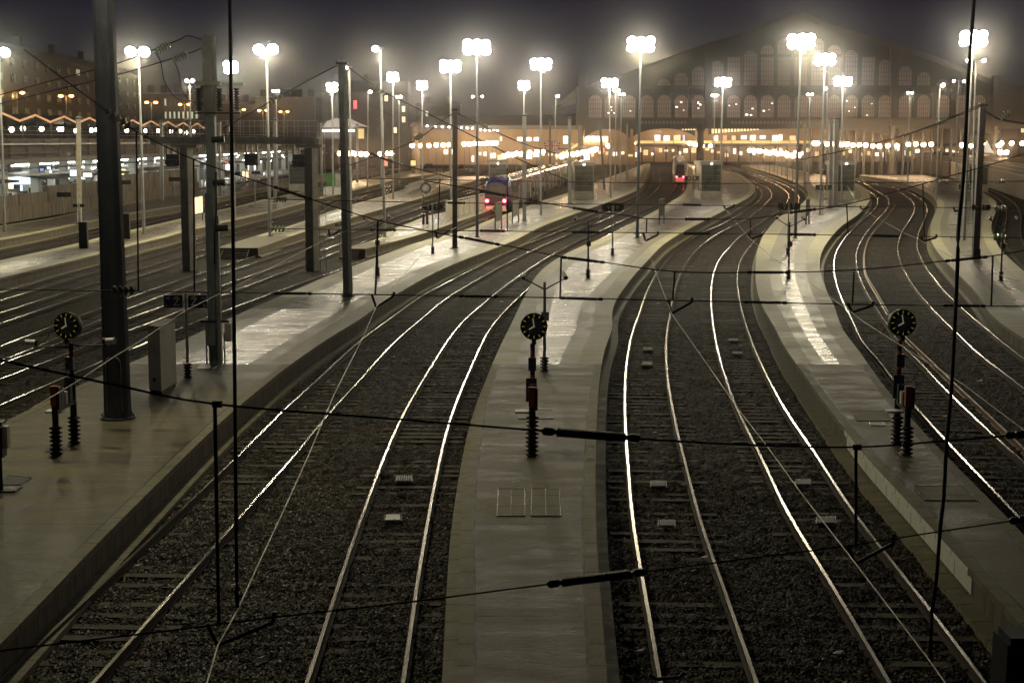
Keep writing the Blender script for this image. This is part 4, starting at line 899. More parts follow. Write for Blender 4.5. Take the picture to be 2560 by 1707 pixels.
# ---------------------------------------------------------------- signal gantry
Yg = Gd(474, 676, 0).y; p1_, p2_ = Gd(474, 676, 0), Gd(782, 677, 0)
zt, zb_ = Wy(600, 345, Yg).z, Wy(600, 366, Yg).z; xl, xr = Wy(383, 350, Yg).x, Wy(792, 350, Yg).x
root = thing('signal_gantry', 'green-grey steel walkway gantry on two concrete pillars at the left', 'gantry', p1_)
for p in (p1_, p2_):
    mb = MB(); mb.box(p + Vector((0, 0, zb_ / 2 - .05)), (.66, .66, zb_ - .1), -.5, 0, .93);  mb.build('pillar', MAT['concrete'], root)
    mb = MB(); mb.box(p + Vector((0, 0, zb_ + .02)), (1.6, 1.6, .18), 0, 0, 1.1); mb.build('capital', MAT['green'], root)
mb = MB(); cx = (xl + xr) / 2; W_ = xr - xl
for yy in (-.8, .8): mb.box((cx, Yg + yy, (zt + zb_) / 2 + .1), (W_, .12, zt - zb_ - .1))
mb.box((cx, Yg, zt), (W_ + .3, 1.9, .06)); mb.build('deck_beam', MAT['green'], root)
for yy in (-.9, .9):
    rb = MB()
    for z in (.4, .75, 1.1): rb.cyl((xl, Yg + yy, zt + z), (xr, Yg + yy, zt + z), .02, .02, 4)
    k = xl
    while k <= xr: rb.cyl((k, Yg + yy, zt), (k, Yg + yy, zt + 1.15), .022, .022, 4); k += .72
    rb.build('railing', MAT['galv'], root)
for (xa, ya, xb, yb) in ((412, 372, 452, 423), (607, 370, 652, 420), (728, 372, 768, 424)):
    a, c = Wy(xa, ya, Yg - .4), Wy(xb, yb, Yg - .4); m = (a + c) / 2
    mb = MB(); mb.box((m.x, Yg - .3, m.z - .1), (abs(c.x - a.x) * .75, .8, abs(a.z - c.z) * .6)); 
    for s in (-1, 0, 1): mb.box((m.x + s * .35, Yg - .3, m.z + .45), (.05, .5, .9))
    mb.cyl((m.x - .4, Yg - .8, m.z - .2), (m.x + .35, Yg - .8, m.z - .2), .17, .17, 10); mb.build('switchgear', MAT['black'], root)
rb = MB()
for s in (-.2, .2): rb.cyl((p2_.x + .75 + s, Yg - .6, 0), (p2_.x + .75 + s, Yg - .6, zt + 1), .025, .025, 4)
k = .3
while k < zt: rb.cyl((p2_.x + .55, Yg - .6, k), (p2_.x + .95, Yg - .6, k), .015, .015, 4); k += .33
rb.build('ladder', MAT['galv'], root)
mb = MB(); q = Wy(772, 352, Yg - 1); mb.box(q, (.9, .05, .25)); mb.build('name_plate', MAT['cream'], root)

# slim posts, rails and small fittings that crowd the far left platforms
rq = random.Random(21)
for k, (px, py, h_, kind) in enumerate([(104, 520, 3.2, 0), (160, 536, 2.6, 1), (312, 512, 3.4, 1), (352, 488, 2.8, 0), (437, 505, 3.6, 1), (520, 478, 3.2, 0), (590, 470, 3.0, 1), (638, 512, 3.2, 0), (640, 468, 3.0, 1), (706, 462, 2.8, 0), (868, 468, 3.2, 1), (905, 452, 2.6, 0), (930, 446, 3.0, 1), (1000, 447, 3.0, 0), (1072, 440, 3.0, 1)]):
    b = Gd(px, py, ZP); where = ['at the foot of the stained wall', 'left of the thick dark post', 'just right of the thick dark post', 'further right of the thick dark post', 'left of the first gantry pillar', 'behind the composite post', 'right of the hanging black cable', 'under the middle of the gantry', 'behind the middle of the gantry', 'left of the grey kiosk under the gantry', 'just right of the green and white cabin', 'between the green cabin and the one-lamp mast', 'left of the one-lamp mast', 'right of the one-lamp mast', 'before the far clock'][k]
    root = thing('platform_post', 'slim grey post ' + ('with a small dark panel ' if kind else 'with a short bracket ') + where, 'post', b, 'slim posts on the left platforms')
    mb = MB(); mb.cyl(b, b + Vector((0, 0, h_)), .07, .05, 6); mb.build('pole', MAT['galv'], root)
    if kind: mb = MB(); mb.box(b + Vector((.1, -.1, h_ * .8)), (1.5, .08, .5)); mb.build('panel', MAT['black'], root)
    else: mb = MB(); mb.cyl(b + Vector((-.5, 0, h_ - .1)), b + Vector((.5, 0, h_)), .03, .03, 5); mb.lathe(b + Vector((.5, 0, h_ - .1)), [(.1, -.12), (.13, 0), (.06, .1)], 8); mb.build('bracket', MAT['white'], root)
# ---------------------------------------------------------------- overhead wires
def w_at(pts, Yf): return [Wy(x, y, Yf(x) if callable(Yf) else Yf) for x, y in pts]
def smooth(pts, n=4):
    out = []
    for i in range(len(pts) - 1):
        p0, p1, p2, p3 = pts[max(0, i-1)], pts[i], pts[i+1], pts[min(len(pts)-1, i+2)]
        for k in range(n):
            t = k / n; out.append(.5 * ((2*p1) + (p2 - p0) * t + (2*p0 - 5*p1 + 4*p2 - p3) * t*t + (3*p1 - p0 - 3*p2 + p3) * t**3))
    return out + [pts[-1]]
def rib_ins(parent, a, b, r, n, m='black', name='ribbed_insulator'):
    d = b - a; L = d.length; prof = [(r * .35, 0), (r * .8, L * .02), (r * .8, L * .1), (r * .4, L * .13)]
    for k in range(n):
        z = L * (.15 + .7 * k / n); prof += [(r * .55, z), (r, z + L * .7 / n * .4), (r * .55, z + L * .7 / n * .8)]
    prof += [(r * .4, L * .87), (r * .8, L * .9), (r * .8, L * .98), (r * .35, L)]
    mb = MB(); mb.lathe(a, prof, 8, 0, d); return mb.build(name, MAT[m], parent)
def bells(parent, a, b, r, n=4, name='glass_insulator'):
    d = (b - a); L = d.length; mb = MB()
    mb.cyl(a, b, r * .12, r * .12, 5, 1)
    for k in range(n):
        p = a + d * ((k + .5) / n); mb.lathe(p - d.normalized() * r * .25, [(r * .3, 0), (r, r * .15), (r * .9, r * .4), (r * .25, r * .75), (r * .2, r)], 10, 0, d)
    return mb.build(name, [MAT['glassins'], MAT['black']], parent)
def wire(name, label, pts, r, m='cable', group='overhead wires', cat='wire', smo=True):
    root = thing(name, label, cat, pts[0], group); mb = MB(); mb.tube(smooth(pts) if smo else pts, r, 5); mb.build('cable', MAT[m], root); return root
Y1 = lambda x: 8.6 + x / 2560 * 2.8
up1 = [(-80, 880), (0, 900), (270, 958), (540, 1010), (1000, 1048), (1360, 1077), (1590, 1096), (1900, 1113), (2140, 1117), (2350, 1103), (2560, 1085), (2700, 1070)]
lo1 = [(-80, 1636), (0, 1626), (214, 1600), (441, 1573), (686, 1542), (1023, 1504), (1280, 1471), (1613, 1429), (1920, 1389), (2116, 1364), (2348, 1328), (2560, 1297), (2700, 1277)]
u = wire('span_wire', 'upper cross-span wire of the nearest pair, crossing the picture just below the centre clock', w_at(up1, Y1), .0075)
rib_ins(u, Wy(1355, 1077, Y1(1355)), Wy(1600, 1096, Y1(1600)), .035, 30); rib_ins(u, Wy(2515, 1089, Y1(2515)), Wy(2690, 1072, Y1(2690)), .035, 22)
mb = MB(); [mb.cyl(Wy(x, y, Y1(x)) - Vector((.03, 0, 0)), Wy(x, y, Y1(x)) + Vector((.03, 0, 0)), .022, .022, 8) for x, y in ((543, 1010), (2143, 1118))]; mb.build('clamp', MAT['black'], u)
l = wire('span_wire', 'lower cross-span wire of the nearest pair, low over the foreground tracks', w_at(lo1, Y1), .006)
rib_ins(l, Wy(1368, 1460, Y1(1368)), Wy(1612, 1429, Y1(1612)), .035, 30); rib_ins(l, Wy(2525, 1302, Y1(2525)), Wy(2690, 1279, Y1(2690)), .035, 22)
for k, (xa, ya, xb, yb, lab) in enumerate([(537, 1012, 547, 1560, 'long vertical drop rod at the lower left between the nearest span wires'), (2140, 1118, 2140, 1358, 'vertical drop rod at the lower right between the nearest span wires')]):
    mb = MB(); mb.cyl(Wy(xa, ya, Y1(xa)), Wy(xb, yb, Y1(xb)), .013, .011, 7); tag(mb.build('drop_rod', MAT['cable'], None, Wy(xa, ya, Y1(xa))), lab, 'rod', 'drop rods')
def arm(pts, Yf, r, label, m='cable'):
    P_ = w_at(pts, Yf); mb = MB()
    for i in range(len(P_) - 1): mb.cyl(P_[i], P_[i + 1], r, r, 6)
    tag(mb.build('registration_arm', MAT[m], None, P_[0]), label, 'registration arm', 'registration arms')
arm([(517, 1557), (545, 1612), (640, 1573), (683, 1555), (686, 1528)], Y1, .014, 'bent registration arm at the foot of the long drop rod, lower left')
arm([(2116, 1362), (2139, 1408), (2232, 1359), (2235, 1333)], Y1, .014, 'bent registration arm at the lower right over the white kerb track')
arm([(1622, 1684), (1640, 1697), (1700, 1692), (1712, 1678)], lambda x: 8.6, .012, 'small bracket at the bottom edge on the right rail of the foreground', 'dkgrey')
lo2 = [(-60, 723), (280, 727), (690, 733), (1160, 740), (1500, 747), (1870, 755), (2200, 762), (2560, 766), (2640, 767)]
up2 = [(61, 125), (245, 262), (341, 329), (484, 399), (640, 453), (780, 499), (946, 551), (1148, 593), (1280, 617), (1402, 642), (1510, 656), (1687, 679), (1871, 681), (2042, 679), (2211, 669), (2364, 652), (2480, 640), (2560, 626), (2640, 612)]
Y2 = 27.4
u = wire('span_wire', 'upper wire of the second cross-span, falling from the upper left past the thick post', w_at(up2, Y2), .0115)
for a_, b_ in (((684, 467), (780, 499)), ((1147, 592), (1250, 612)), ((1404, 643), (1512, 656)), ((1868, 681), (1975, 681)), ((2362, 653), (2470, 642))): rib_ins(u, Wy(*a_, Y2), Wy(*b_, Y2), .036, 12)
bells(u, Wy(262, 275, Y2), Wy(325, 318, Y2), .10, 5)
l = wire('span_wire', 'lower wire of the second cross-span, straight across at the height of the clock tops', w_at(lo2, Y2), .011)
for a_, b_ in (((684, 733), (780, 734)), ((1147, 740), (1245, 742)), ((1400, 745), (1508, 748)), ((1860, 755), (1968, 757)), ((2358, 764), (2465, 765))): rib_ins(l, Wy(*a_, Y2), Wy(*b_, Y2), .036, 12)
bells(l, Wy(280, 727, Y2), Wy(335, 727, Y2), .10, 4)
for a_, b_, lab in (((945, 552), (938, 736), 'drop rod over the widest platform beside the camera post'), ((1403, 642), (1400, 745), 'drop rod right of the camera post behind the centre clock'),
        ((1687, 679), (1682, 749), 'drop rod over the track right of the centre platform'), ((2135, 680), (2131, 758), 'drop rod over the curved pair left of the right clock'),
        ((2482, 641), (2478, 766), 'drop rod over the right platform'), ((341, 329), (346, 727), 'drop rod just right of the thick dark post'), ((484, 399), (486, 728), 'drop rod left of the composite post')):
    mb = MB(); mb.cyl(Wy(*a_, Y2), Wy(*b_, Y2), .017, .017, 6); tag(mb.build('drop_rod', MAT['cable'], None, Wy(*a_, Y2)), lab, 'rod', 'drop rods')
arm([(929, 735), (940, 768), (983, 741), (986, 730)], Y2, .025, 'V-shaped registration arm over the kerb of the widest platform')
arm([(1669, 749), (1679, 784), (1730, 755), (1730, 744)], Y2, .025, 'V-shaped registration arm over the track right of the centre platform')
arm([(2120, 758), (2130, 781), (2182, 764), (2183, 753)], Y2, .025, 'V-shaped registration arm left of the right clock')
Y3 = 47.5
lo3 = [(640, 571), (860, 574), (1260, 578), (1600, 582), (1780, 584), (1960, 586), (2350, 592), (2600, 595)]
up3 = [(1060, 452), (1200, 476), (1355, 506), (1491, 530), (1568, 539), (1617, 547), (1772, 548), (1875, 547), (1969, 533), (2040, 524), (2117, 511), (2217, 485), (2307, 460), (2408, 431), (2463, 416), (2600, 372)]
u = wire('span_wire', 'upper wire of the third cross-span, sagging over the centre platform beyond the Y signs', w_at(up3, Y3), .017)
for a_, b_ in (((1200, 477), (1262, 489)), ((1432, 520), (1495, 530)), ((1712, 548), (1775, 548)), ((1975, 532), (2040, 523))): rib_ins(u, Wy(*a_, Y3), Wy(*b_, Y3), .06, 8)
l = wire('span_wire', 'lower wire of the third cross-span, straight across at the masts\' feet', w_at(lo3, Y3), .013)
for a_, b_ in (((925, 575), (990, 575)), ((1200, 577), (1262, 578)), ((1430, 580), (1500, 581)), ((1710, 584), (1775, 584)), ((1975, 586), (2040, 587)), ((2180, 589), (2245, 591))): rib_ins(l, Wy(*a_, Y3), Wy(*b_, Y3), .06, 8)
bells(l, Wy(675, 571, Y3), Wy(712, 572, Y3), .11, 4); bells(l, Wy(2482, 521 + 72, Y3), Wy(2520, 594, Y3), .11, 4)
for a_, b_, lab in (((1617, 547), (1616, 582), 'short drop rod right of the tallest dark mast'), ((1875, 547), (1877, 584), 'short drop rod left of the S-curved platform'), ((2117, 511), (2120, 586), 'drop rod at the kerb right of the S-curved platform'),
        ((2307, 460), (2311, 592), 'drop rod at the left kerb of the right platform'), ((1268, 420), (1268, 578), 'drop rod beside the tail lamp of the blue train'), ((1100, 448), (1095, 576), 'drop rod at the right end of the far Y sign')):
    mb = MB(); mb.cyl(Wy(*a_, Y3), Wy(*b_, Y3), .02, .02, 6); tag(mb.build('drop_rod', MAT['cable'], None, Wy(*a_, Y3)), lab, 'rod', 'drop rods')
arm([(822, 574), (825, 593), (852, 574)], Y3, .035, 'V-shaped registration arm left of the leaning grey post')
arm([(1088, 577), (1093, 596), (1124, 576)], Y3, .035, 'V-shaped registration arm above the widest platform under the far Y sign')
arm([(1608, 582), (1614, 602), (1645, 587), (1645, 579)], Y3, .035, 'V-shaped registration arm right of the tallest dark mast')
arm([(1870, 584), (1876, 598), (1906, 587)], Y3, .035, 'V-shaped registration arm left of the S-curved platform')
arm([(2303, 592), (2307, 604), (2341, 594), (2341, 586)], Y3, .035, 'V-shaped registration arm at the left kerb of the right platform')
Y4 = 67.0
l = wire('span_wire', 'wire of the fourth cross-span running behind the Y signs', w_at([(640, 497), (1110, 507), (1500, 511), (1900, 515), (2260, 518), (2600, 522)], Y4), .017)
for a_, b_ in (((1120, 507), (1163, 508)), ((1310, 508), (1352, 509)), ((1512, 511), (1557, 511)), ((1708, 512), (1753, 513))): rib_ins(l, Wy(*a_, Y4), Wy(*b_, Y4), .07, 6)
bells(l, Wy(690, 498, Y4), Wy(716, 498, Y4), .14, 4); bells(l, Wy(2485, 520, Y4), Wy(2518, 521, Y4), .14, 4)
arm([(1809, 514), (1814, 523), (1835, 516), (1835, 510)], Y4, .04, 'V-shaped registration arm at the bend right of the centre platform')
arm([(2150, 515), (2154, 524), (2172, 519)], Y4, .04, 'V-shaped registration arm at the bend of the S-curved platform')
arm([(2383, 518), (2388, 529), (2405, 523)], Y4, .04, 'V-shaped registration arm left of the right Y sign')
l = wire('span_wire', 'wire of the fifth cross-span at the height of the X signs', w_at([(900, 446), (1430, 455), (1900, 459), (2600, 453)], 104.0), .028)
bells(l, Wy(1200, 451, 104), Wy(1222, 451, 104), .18, 4); bells(l, Wy(2488, 454, 104), Wy(2515, 454, 104), .18, 4); bells(l, Wy(2345, 456, 104), Wy(2372, 456, 104), .18, 4)
# contact wires
ZC = 5.62
def cw(spec, label, m='copper', z=ZC, r=.006):
    pts = [Gd(x, y, z) for x, y in T(spec)]; return wire('contact_wire', label, pts, r, m, 'contact wires', 'contact wire', False)
cw('P 480,1840 517,1707 545,1612 594,1524 640,1423 707,1280 772,1137 836,984 906,846 940,768 1038,654 1093,596 1160,556 1221,522', 'pale contact wire from the bottom left to the nose of the blue train')
cw('P 2480,1850 2364,1707 2321,1646 2139,1408 1999,1227 1920,1118 1846,1023 1770,913 1690,800 1679,784 1641,685 1614,602 1626,540', 'pale contact wire from the lower right corner to the tallest dark mast')
cw('P 2720,1190 2560,1075 2410,962 2238,855 2153,800 2130,781 1920,634 1876,598 1814,523 1800,500', 'contact wire crossing the S-curved platform diagonally')
cw('P 2700,760 2560,709 2379,642 2307,604 2260,582 2154,524 2117,463', 'contact wire crossing the curved pair towards the right edge')
cw('P -60,1105 19,1057 195,952 288,890 357,848 467,774 560,729 640,689 772,620 825,593 964,541 1041,519 1120,500', 'thin contact wire over the yard tracks, from the left edge past the Z sign')
# messenger lines high on the left
Yc = 54.0
def hi(name, lab, pts, Y, r=.02): return wire(name, lab, w_at(pts, Y), r, 'cable')
w = hi('messenger_wire', 'upper wire from the composite post head down to the left edge', [(512, 104), (470, 90), (440, 103), (300, 157), (120, 205), (-20, 243)], Yc); bells(w, Wy(390, 128, Yc), Wy(424, 112, Yc), .14, 5)
w = hi('messenger_wire', 'second wire from the composite post head down to the left edge', [(512, 116), (470, 134), (300, 186), (120, 230), (-20, 265)], Yc); bells(w, Wy(432, 152, Yc), Wy(468, 135, Yc), .14, 5)
hi('jumper_wire', 'upper slack loop hanging from the insulators left of the composite post', [(388, 132), (402, 155), (412, 205), (440, 245), (482, 254)], Yc, .015)
hi('jumper_wire', 'lower slack loop hanging from the insulators left of the composite post', [(436, 154), (448, 185), (455, 225), (475, 252), (500, 256)], Yc, .015)
Yk = 77.5
w = hi('messenger_wire', 'wire falling right from the head of the leaning grey post', [(858, 158), (938, 218), (1040, 270), (1165, 332), (1300, 400), (1420, 452)], Yk, .028); bells(w, Wy(933, 214, Yk), Wy(963, 238, Yk), .17, 4); rib_ins(w, Wy(925, 384 - 120, Yk), Wy(990, 415 - 120, Yk), .01, 2)
w = hi('messenger_wire', 'wire falling left from the head of the leaning grey post', [(852, 160), (806, 183), (703, 239), (640, 275), (560, 320)], Yk, .028); bells(w, Wy(672, 258, Yk), Wy(706, 238, Yk), .17, 4)
w = hi('messenger_wire', 'insulated wire rising left to right before the station wing', [(925, 383), (985, 407), (1140, 447)], Yk, .028); rib_ins(w, Wy(926, 384, Yk), Wy(982, 406, Yk), .09, 8)
w = hi('messenger_wire', 'wire from the dark square post up to the left', [(1133, 285), (1105, 302), (1050, 345), (980, 376), (870, 415)], 92, .03); bells(w, Wy(1035, 349, 92), Wy(1055, 337, 92), .18, 4)
w = hi('messenger_wire', 'wire from the dark square post down to the right', [(1142, 283), (1180, 302), (1220, 321), (1310, 360), (1420, 392)], 92, .03); bells(w, Wy(1198, 307, 92), Wy(1222, 322, 92), .18, 4)
w = hi('messenger_wire', 'thick curved wire from the right dark post head to the right edge', [(2458, 275), (2490, 295), (2520, 303), (2575, 312)], 72, .05); bells(w, Wy(2498, 300, 72), Wy(2524, 278, 72), .16, 4)
hi('messenger_wire', 'wire falling left from the right dark post head', [(2455, 265), (2420, 280), (2340, 310), (2240, 345), (2120, 375), (2000, 400)], 72, .025)
w = hi('messenger_wire', 'wire with a long string of glass bells left of the wavy cable', [(2450, 262), (2366, 300), (2340, 312), (2260, 340)], 90, .03); bells(w, Wy(2340, 311, 90), Wy(2368, 299, 90), .15, 6)
# hanging black cables close to the bridge
wire('hanging_cable', 'thick straight black cable hanging in front, left of centre', w_at([(573, -40), (577, 200), (582, 560), (587, 1000), (591, 1400), (594, 1517)], 9.3), .0125, 'cable', 'hanging cables', 'cable')
wire('hanging_cable', 'wavy thick black cable hanging in front at the right', w_at([(2438, -40), (2431, 61), (2422, 184), (2419, 240), (2410, 428), (2397, 571), (2393, 675), (2388, 800), (2379, 971), (2367, 1106), (2360, 1240), (2351, 1319), (2342, 1441), (2330, 1533), (2326, 1660)], 10.6), .0145, 'cable', 'hanging cables', 'cable')
mb = MB(); q = Wy(2530, 1650, 7.5); mb.box(q + Vector((.02, 0, -.06)), (.18, .25, .36), 0, 0, .94); mb.box(q + Vector((.02, 0, .13)), (.13, .2, .04)); tag(mb.build('switch_box', MAT['black'], None, q), 'black box at the bottom right corner of the photo', 'box')
# ---------------------------------------------------------------- trains
def section(w, h, z0, r=.55, n=5, flat=.0):
    """half-rounded coach outline, (lateral, z) going round"""
    pts = [(-w/2, z0), (w/2, z0)]
    for k in range(n + 1):
        a = k / n * math.pi / 2; pts.append((w/2 - r + r * math.cos(a), z0 + h - r * .8 + r * .8 * math.sin(a)))
    for k in range(n + 1):
        a = math.pi/2 + k / n * math.pi / 2; pts.append((-w/2 + r + r * math.cos(a), z0 + h - r * .8 + r * .8 * math.sin(a)))
    return pts
def coach(root, cv, side, y0, y1, w, h, mats, z0=.95, name='coach_body', wins=((1.2, .62), (2.5, .5)), doors=True, win_m=None, nose=0):
    off = -side * .75; Ys = [y0 + (y1 - y0) * k / 14 for k in range(15)]; pth = path_of(cv, Ys, off)
    pr = section(w, h, z0); n = len(pr); mb = MB(); mi = [1 if (a[1] + b[1]) / 2 > z0 + h * .82 else 0 for a, b in zip(pr, pr[1:] + pr[:1])]
    mb.sweep(pth, pr, mi); vs = [p + r * a + Vector((0, 0, b_)) for p, r in (pth[0],) for a, b_ in pr]; mb.add(vs, [tuple(range(n))], 0)
    for i in range(len(mb.sm)): mb.sm[i] = False
    body = mb.build(name, mats[:2], root)
    for s in (-1, 1):
        for z, hh_ in wins:
            wb = MB(); Y = y0 + 1.6; q = 0
            while Y < y1 - 2:
                q += 1
                if not (doors and q % 4 == 0):
                    (p, r), (p2, r2) = path_of(cv, [Y, Y + 1.5], off); a_ = p + r * s * (w / 2 + .012); b_ = p2 + r2 * s * (w / 2 + .012)
                    wb.add([a_ + Vector((0, 0, z0 + z - .35)), b_ + Vector((0, 0, z0 + z - .35)), b_ + Vector((0, 0, z0 + z - .35 + hh_)), a_ + Vector((0, 0, z0 + z - .35 + hh_))], [(0, 1, 2, 3)])
                Y += 1.95
            if wb.f: wb.build('windows', win_m or MAT['kglass'], body)
        if doors:
            Y = y0 + 1.6 + 1.95 * 3
            while Y < y1 - 2:
                (p, r), (p2, r2) = path_of(cv, [Y, Y + 1.3], off); db = MB(); a_ = p + r * s * (w / 2 + .02); b_ = p2 + r2 * s * (w / 2 + .02)
                db.add([a_ + Vector((0, 0, z0 + .05)), b_ + Vector((0, 0, z0 + .05)), b_ + Vector((0, 0, z0 + 2.1)), a_ + Vector((0, 0, z0 + 2.1))], [(0, 1, 2, 3)]); db.build('door', mats[2], body); Y += 1.95 * 4
    ub = MB(); ub.sweep(path_of(cv, Ys[1:-1], off), [(-w*.42, .2), (w*.42, .2), (w*.45, z0), (-w*.45, z0)], [0]*4); ub.build('underframe', MAT['black'], body)
    return body
def nose(root, cv, side, y0, L, w, h, z0, shell, mask, glass, red, kind):
    off = -side * .75; (p, r), = path_of(cv, [y0 + L], off); f = Vector((-r.y, r.x, 0)) * -1
    if f.y > 0: f = -f
    st = [(0, 1, 1, 0), (.45, .99, .98, 0), (.75, .95, .95, .0), (.92, .90, .91, .0), (1.0, .84, .86, .0)] if kind == 'flat' else [(0, 1, 1, 0), (.3, .98, .93, 0), (.55, .93, .82, 0), (.78, .84, .66, .02), (.93, .70, .50, .05), (1.0, .5, .36, .09)]
    rings = []
    for t_, sw, sh, dz in st:
        pr = section(w * sw, h * sh, z0 - .45 * t_ + dz * h, .6 if kind == 'flat' else .9, 5); c = p + f * L * t_; kk = .36 * t_ if kind == 'flat' else 0
        rings.append([c + r * a + Vector((0, 0, b_)) - f * kk * max(0, b_ - 1.7) for a, b_ in pr])
    mb = MB(); n = len(rings[0]); vs = [v for rg in rings for v in rg]
    mb.add(vs, [(i*n + k, i*n + (k+1) % n, (i+1)*n + (k+1) % n, (i+1)*n + k) for i in range(len(rings)-1) for k in range(n)], 0, True)
    mb.add(vs, [tuple(range((len(rings)-1)*n, len(rings)*n))], 1); cab = mb.build('cab', [shell, mask], root)
    return cab, p, r, f
# double-deck train with the blue nose
cv1 = TR['T1']; yF = Gd(1248, 538, 0).y
blue = mat('deep_blue_paint', (.015, .018, .19), .3, .1, .1); silver = mat('silver_roof', (.38, .39, .40), .2, .75, .25, .8); mask = mat('black_mask', (.012, .011, .013), .5, 0, .2)
side_m = mat('green_grey_livery', (.09, .15, .05), .25, .1, .5, .3, 0, (1, .5, .2), .05, (.10, .10, .2)); doorm = mat('pale_green_door', (.22, .36, .17), .4)
root = thing('double_deck_train', 'double-deck regional train with deep blue nose, red tail lamps and silver roofs', 'train', (cv1.x(yF) + .75, yF, 0))
cab, p, r, f = nose(root, cv1, -1, yF, 3.4, 2.9, 3.35, 1.0, blue, mask, MAT['kglass'], None, 'flat')
c = p + f * 3.4
def on(a, z, d): return c + r * a + Vector((0, 0, z)) + f * d
def slant(t):   # where the front bends back with height
    return -max(0, t - 1.7) * .36 - .06
mb = MB(); vs = []
for z, w_ in ((1.35, 1.0), (2.1, 1.12), (3.0, 1.1), (3.45, .85), (3.66, .5)):
    vs += [on(-w_, z, .10 + slant(z)), on(w_, z, .10 + slant(z))]
mb.add(vs, [(0, 1, 3, 2), (2, 3, 5, 4), (4, 5, 7, 6), (6, 7, 9, 8)]); mb.build('front_mask', mask, cab)
mb = MB(); vs = []
for z, w_ in ((2.1, .78), (2.7, .8), (3.2, .66)): vs += [on(-w_, z, .145 + slant(z)), on(w_, z, .145 + slant(z))]
mb.add(vs, [(0, 1, 3, 2), (2, 3, 5, 4)]); mb.build('windscreen', MAT['roofd'], cab)
for s in (-1, 1):
    mb = MB(); mb.lathe(on(s * 1.0, 1.62, .02), [(.20, 0), (.18, .08), (.1, .12)], 12, 0, f); mb.build('tail_lamp', EM['red'], cab)
    lamp('tail_glow', on(s * 1.0, 1.6, .5), 35, (1, .02, .05), .12, root)
mb = MB(); mb.box(on(0, .75, -.15), (2.5, .5, .6), math.atan2(r.y, r.x), 0, .9); mb.build('skirt', MAT['cream'], cab)
mb = MB(); mb.box(on(0, .75, .2), (.45, .7, .4), math.atan2(r.y, r.x)); mb.build('coupler', MAT['black'], cab)
for k in range(6):
    coach(root, cv1, -1, yF + 3.6 + k * 26.3, yF + 3.6 + k * 26.3 + 25.6, 2.85, 3.3, [side_m, silver, doorm])
# white high-speed train
cv3 = TR['T3']; yT = Gd(1694, 463, 0).y
whitep = mat('train_white', (.62, .60, .56), .3, .1, .05); greyp = mat('train_grey', (.20, .20, .22), .3, .2, .1)
root = thing('high_speed_train', 'white high-speed train with dark windscreen and two red lamps under the station gable', 'train', (cv3.x(yT) + .75, yT, 0))
cab, p, r, f = nose(root, cv3, -1, yT, 4.5, 2.95, 3.5, .75, whitep, whitep, None, None, 'tgv'); c = p + f * 4.5
mb = MB(); vs = []
for z, w_, d in ((1.35, .80, .05), (1.9, .92, .02), (2.6, .86, -.65), (3.3, .8, -1.7), (3.75, .6, -2.6)): vs += [c + r * -w_ + Vector((0, 0, z)) + f * d, c + r * w_ + Vector((0, 0, z)) + f * d]
vs = [v + f * .25 + Vector((0, 0, .12)) for v in vs]
mb.add(vs, [(2*i, 2*i+1, 2*i+3, 2*i+2) for i in range(4)]); mb.build('windscreen', mask, cab)
for s in (-1, 1):
    mb = MB(); mb.lathe(c + r * s * .62 + Vector((0, 0, 1.55)) + f * .3, [(.16, 0), (.14, .08), (.05, .12)], 12, 0, f); mb.build('tail_lamp', EM['red'], cab)
    lamp('tail_glow', c + r * s * .62 + Vector((0, 0, 1.5)) + f * .9, 20, (1, .02, .05), .1, root)
for k in range(8):
    coach(root, cv3, -1, yT + 4.6 + k * 20, yT + 4.6 + k * 20 + 19.4, 2.9, 3.2, [whitep, greyp, greyp], .75, wins=((1.9, .6),), doors=False)
b_ = MB(); q = p + Vector((0, 9, 4.0)); b_.tube([q + Vector((-.8, 0, .2)), q + Vector((0, .6, .9)), q + Vector((.8, 0, 1.45)), q + Vector((-.8, 0, 1.45))], .05, 5); b_.build('pantograph', MAT['black'], root)
# ---------------------------------------------------------------- the station hall
YS = 350.0
def ws(px, py, dy=0.0): return Wy(px, py, YS) + Vector((0, dy, 0))
def poly_slab(mb, pts, depth, mi=0):
    n = len(pts); back = [p + Vector((0, depth, 0)) for p in pts]
    mb.add(pts + back, [tuple(range(n)), tuple(range(2*n-1, n-1, -1))] + [(i, i + n, (i+1) % n + n, (i+1) % n) for i in range(n)], mi)
IRON = mat('hall_iron', (.04, .037, .033), .65, .1, .25, .3)
ROOF = mat('hall_roof', (.045, .038, .034), .7, 0, .2, .2)
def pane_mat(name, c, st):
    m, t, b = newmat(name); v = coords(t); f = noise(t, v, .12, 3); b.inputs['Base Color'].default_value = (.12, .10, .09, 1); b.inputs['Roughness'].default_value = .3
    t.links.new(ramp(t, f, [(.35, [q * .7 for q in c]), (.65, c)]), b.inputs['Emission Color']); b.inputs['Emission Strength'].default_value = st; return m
PANE = pane_mat('lit_hall_glass', (1, .62, .42), .11); PANEU = pane_mat('lit_hall_glass_high', (1, .66, .5), .045)
SPOT = emit('lamp_reflection', (1, .85, .6), 6)  # glowing spots painted in for lights reflected in the window glass
ctr = 2002
outer = [(1440, 222), (1545, 190), (1684, 139), (1780, 105), (1879, 76), (1935, 58), (1985, 35), (2002, 31), (2019, 35), (2070, 58), (2125, 75), (2230, 105), (2334, 139), (2470, 195), (2560, 224)]
root = thing('station_hall', 'great train hall with a glazed iron gable end glowing warm behind the haze', 'station', ws(ctr, 440) - Vector((0, 0, ws(ctr, 440).z)))
rb = MB(); fr = [ws(x, y) for x, y in outer]; bk = [v + Vector((0, 185, 0)) for v in fr]; n = len(fr)
